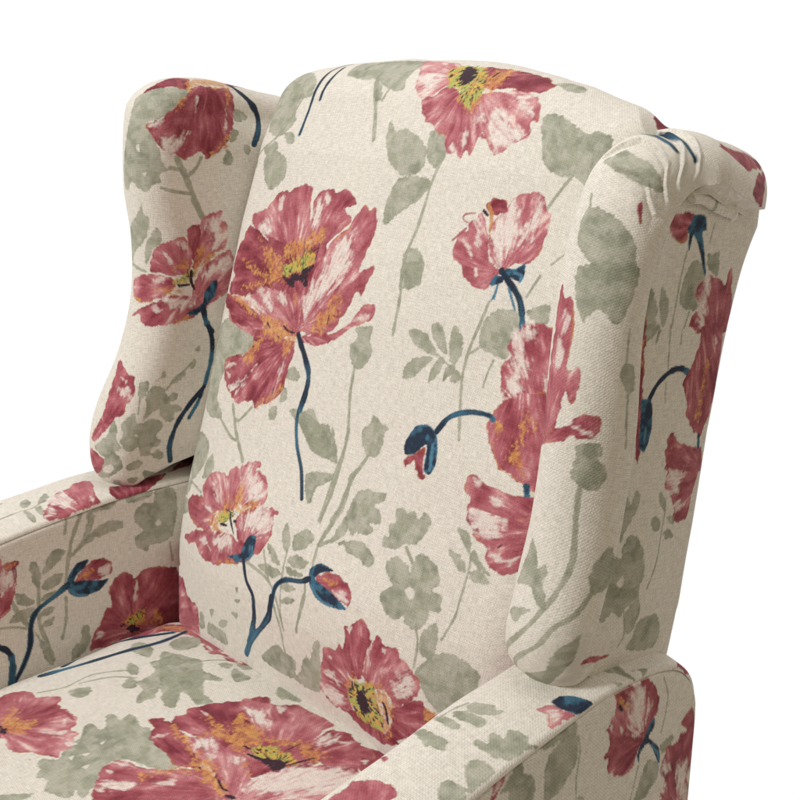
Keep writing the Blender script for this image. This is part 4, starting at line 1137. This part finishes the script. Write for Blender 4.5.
def build_wing_panel(side, w, name, key):
    """flat outer side of the wing, tucked under the roll, rounded away at the rear edge"""
    n = len(w['cy'])
    ny = ell(0, .2, STEP)
    z = np.linspace(.625, 1.02, ell(.625, 1.02, STEP))
    yr = lerp_tab(z, [(.60, .083), (.625, .087), (.667, .096), (.743, .108), (.823, .117), (.91, .134), (.96, .144), (.99, .151), (1.05, .153)])
    i0 = np.argmin(w['cy']); k = np.arange(len(w['cy']))
    up_ = k[(k >= i0-5) & (w['cz'] < 1.0) & (k < len(k)*.8)]
    front = np.interp(z, w['cz'][up_], w['cy'][up_])-.012+.045*smooth(.668, .635, z)
    a = np.linspace(0, 1, ny)[None]; r = .012
    s = front[:, None]+(yr-front+r*.57)[:, None]*a
    past = np.maximum(s-(yr[:, None]-r), 0); th = np.clip(past/r, 0, math.pi/2)
    Y = np.where(past > 0, yr[:, None]-r+r*np.sin(th), s)
    xp = np.interp(z, w['cz'][up_], (w['xc']+w['T'])[up_])-.0065
    X = np.minimum(xp, .357)[:, None]-r*(1-np.cos(th))
    X = X+.004*np.sin(np.clip((s-front[:, None])/(yr-front)[:, None], 0, 1)*math.pi)
    kt = k[(w['cz'] > .985) & (k > len(k)*.5)]
    zt = np.interp(Y, w['cy'][kt], w['cz'][kt])+.012
    Z = .625+(z[:, None]-.625)*(zt-.625)/(1.02-.625)
    P = np.dstack([X*side, Y, Z]); C = np.dstack([s, Z])
    N_ = normals(P)
    P = P+N_*((fbm(C[..., 0]*20, C[..., 1]*9+3, 2)-.5)*.003)[..., None]
    pan = grid_obj(name, P, C, paint(key, C, P), FAB, w['ob'], flip=(side > 0))
    # welt: a folded strip of cloth under the overhanging roll
    kk = kt[(kt > len(k)*.80) & (w['cy'][kt] < .112)]; m = len(kk)
    a = np.linspace(0, 2*math.pi, 17)[None]
    tp = smooth(0, .12, np.linspace(0, 1, m)); te = 1-smooth(.85, 1, np.linspace(0, 1, m))
    px = np.minimum(.361, (w['xc']+w['T'])[kk]-.010)+.004*tp-.008*(1-te); py = w['cy'][kk]; pz = w['cz'][kk]-.009*tp
    X = (px[:, None]+.004*np.cos(a))*side
    Y = py[:, None]+w['nrm'][kk][:, :1]*.0055*np.sin(a); Z = pz[:, None]+w['nrm'][kk][:, 1:]*.0055*np.sin(a)
    Pw = np.dstack([X, Y, Z]); Cw = np.dstack([Y+.3, Z])
    # thin cord sewn into the seam between roll and side panel
    ks = up_[(w['cz'][up_] > .668) & (w['cz'][up_] < .965)]
    qx = np.minimum((w['xc']+w['T'])[ks]-.0065, .357)+.0012; qy = w['cy'][ks]+.004; qz = w['cz'][ks]
    b = np.linspace(0, 2*math.pi, 9)[None]
    Pc = np.dstack([(qx[:, None]+.0013*np.cos(b))*side, qy[:, None]+.0013*np.sin(b), qz[:, None]+0*b])
    Cc = np.dstack([Pc[..., 1], Pc[..., 2]])
    grid_obj('piping', Pc, Cc, paint(key, Cc), FAB, w['ob'], flip=(side < 0))
    grid_obj('welt', Pw, Cw, paint('welt', Cw, Pw), FAB, w['ob'], flip=(side < 0))
    return P, C

# ---- arms
def arm_path(side):
    if side > 0:
        pts = [(-.66, .25), (-.665, .45), (-.655, .522), (-.62, .545), (-.50, .560), (-.35, .580), (-.212, .604), (-.138, .620), (-.073, .633), (-.02, .642), (.03, .643), (.064, .637), (.084, .624), (.095, .606), (.098, .580), (.098, .50), (.098, .12)]
    else:
        pts = [(-.66, .25), (-.665, .45), (-.655, .522), (-.62, .545), (-.50, .560), (-.35, .588), (-.216, .612), (-.131, .624), (-.087, .629), (-.03, .631), (.03, .631), (.060, .627), (.078, .615), (.087, .600), (.090, .575), (.090, .50), (.090, .12)]
    return pts

def build_arm(side, key):
    pts = arm_path(side)
    L0 = 1.75
    n = ell(0, L0, STEP*1.2)
    E, tl = spline(pts, n)
    t = np.gradient(E, axis=0); t /= np.linalg.norm(t, axis=1, keepdims=True)
    k = max(3, int(n*.008)); ker = np.hanning(2*k+1); ker /= ker.sum()
    for c in (0, 1):
        a = np.pad(t[:, c], k, mode='edge'); t[:, c] = np.convolve(a, ker, 'valid')
    t /= np.linalg.norm(t, axis=1, keepdims=True)
    up = np.stack([-t[:, 1], t[:, 0]], 1)             # outward (up on the top run)
    xi, xo = (.285, .371) if side > 0 else (.268, .368)
    # cross-section: (x, outward offset); inner edge soft, outer edge crisp (right) or the reverse (left)
    ri, ro = (.012, .004) if side > 0 else (.004, .014)
    ns = ell(0, .12, STEP*1.1)
    s = np.linspace(-.5, .5, ns); wd = xo-xi
    def sec(si):
        sl = wd/2
        L_in = sl-ri+ri*math.pi/2; L_out = sl-ro+ro*math.pi/2
        q = np.where(si < 0, si*2*L_in, si*2*L_out)
        r = np.where(si < 0, ri, ro); a = np.abs(q); f = sl-r
        th = np.clip((a-f)/r, 0, math.pi/2)
        pos = np.where(a < f, a, f+r*np.sin(th)); dep = np.where(a < f, 0, r*(1-np.cos(th)))
        return (xi+xo)/2+np.sign(q)*pos, dep, q
    X, dep, q = sec(s)
    crown = .006*(1-(2*(X-xi)/wd-1)**2)
    off = crown-dep
    # side seams slightly sunk
    P = np.zeros((n, ns, 3))
    P[..., 0] = X[None]*side
    P[..., 1] = E[:, 0][:, None]+up[:, 0][:, None]*off[None]
    P[..., 2] = E[:, 1][:, None]+up[:, 1][:, None]*off[None]
    tl0 = tl - np.interp(0, E[:int(n*.8), 0], tl[:int(n*.8)])
    C = np.dstack([np.repeat(q[None], n, 0), np.repeat(tl0[:, None], ns, 1)])
    N_ = normals(P)*(1 if side > 0 else -1)
    P = P-N_*((fbm(C[..., 0]*16, C[..., 1]*10+7, 2)-.5)*.004)[..., None]
    top = grid_obj('armrest', P, C, paint(key+'_top', C, P), FAB, root, flip=(side < 0))
    # side panels hang from the two edges
    for which in ('inner', 'outer'):
        xx = (xi if which == 'inner' else xo); rr = ri if which == 'inner' else ro
        nz = ell(0, .33, STEP*1.2)
        # path rows from -.63 to the rear: panel = (path y, drop)
        m = ell(0, .75, STEP*1.1)
        yy = np.linspace(-.66, E[:, 0].max()-.0004, m)
        seg = slice(np.argmax(E[:, 1] > .50), n-np.argmax(E[::-1, 1] > .50))
        ztop = np.interp(yy, np.maximum.accumulate(E[seg, 0]+np.arange(seg.stop-seg.start)*1e-9), E[seg, 1])-rr
        d = np.linspace(0, 1, nz)[None]
        zb = .30 if which == 'inner' else .13
        Zp = ztop[:, None]+.0015+(zb-ztop[:, None])*d
        Yp = np.repeat(yy[:, None], nz, 1)
        bul = .004*np.sin(np.clip(d*1.1, 0, 1)*math.pi)*smooth(.09, .03, Yp)
        seam = .0035*np.exp(-(d*(ztop[:, None]-zb)/.003)**2)
        sg = (-1 if which == 'inner' else 1)
        Xp = xx+sg*(bul-seam+.0006)
        Pp = np.dstack([Xp*side, Yp, Zp]); Cp = np.dstack([Yp, Zp])
        grid_obj('arm_panel', Pp, Cp, paint(key+'_'+which, Cp, Pp), FAB, top, flip=(side*sg > 0))

# ---- frame pieces that close the chair: back board and rear cover
def build_shell():
    z = np.linspace(.12, 1.04, 240); x = np.linspace(-.345, .345, 160)
    yr = lerp_tab(z, [(.12, .090), (.60, .088), (.667, .098), (.743, .110), (.823, .119), (.91, .136), (.96, .149), (1.0, .165), (1.08, .20)])
    X, Z = np.meshgrid(x, z, indexing='ij')
    top = 1.055-.045*(np.abs(X)/.30)**2.2-.12*smooth(.28, .345, np.abs(X))
    Zc = np.minimum(Z, top-.01)
    Y = lerp_tab(Zc, np.stack([z, yr], 1))-.012+.02*smooth(.5, 1.0, Zc)*smooth(.345, .27, np.abs(X))
    P = np.dstack([X, Y, Zc]); C = np.dstack([X, Z])
    grid_obj('rear_cover', P, C, paint('rear', C, P), FAB, root, flip=True)

build_back(); build_seat()
wl = build_wing(-1, WING_L, 'wing', 'wing_l'); build_wing_panel(-1, wl, 'wing_panel', 'panel_l')
wr = build_wing(1, WING_R, 'wing', 'wing_r'); build_wing_panel(1, wr, 'wing_panel', 'panel_r')
build_arm(-1, 'arm_l'); build_arm(1, 'arm_r')
build_shell()
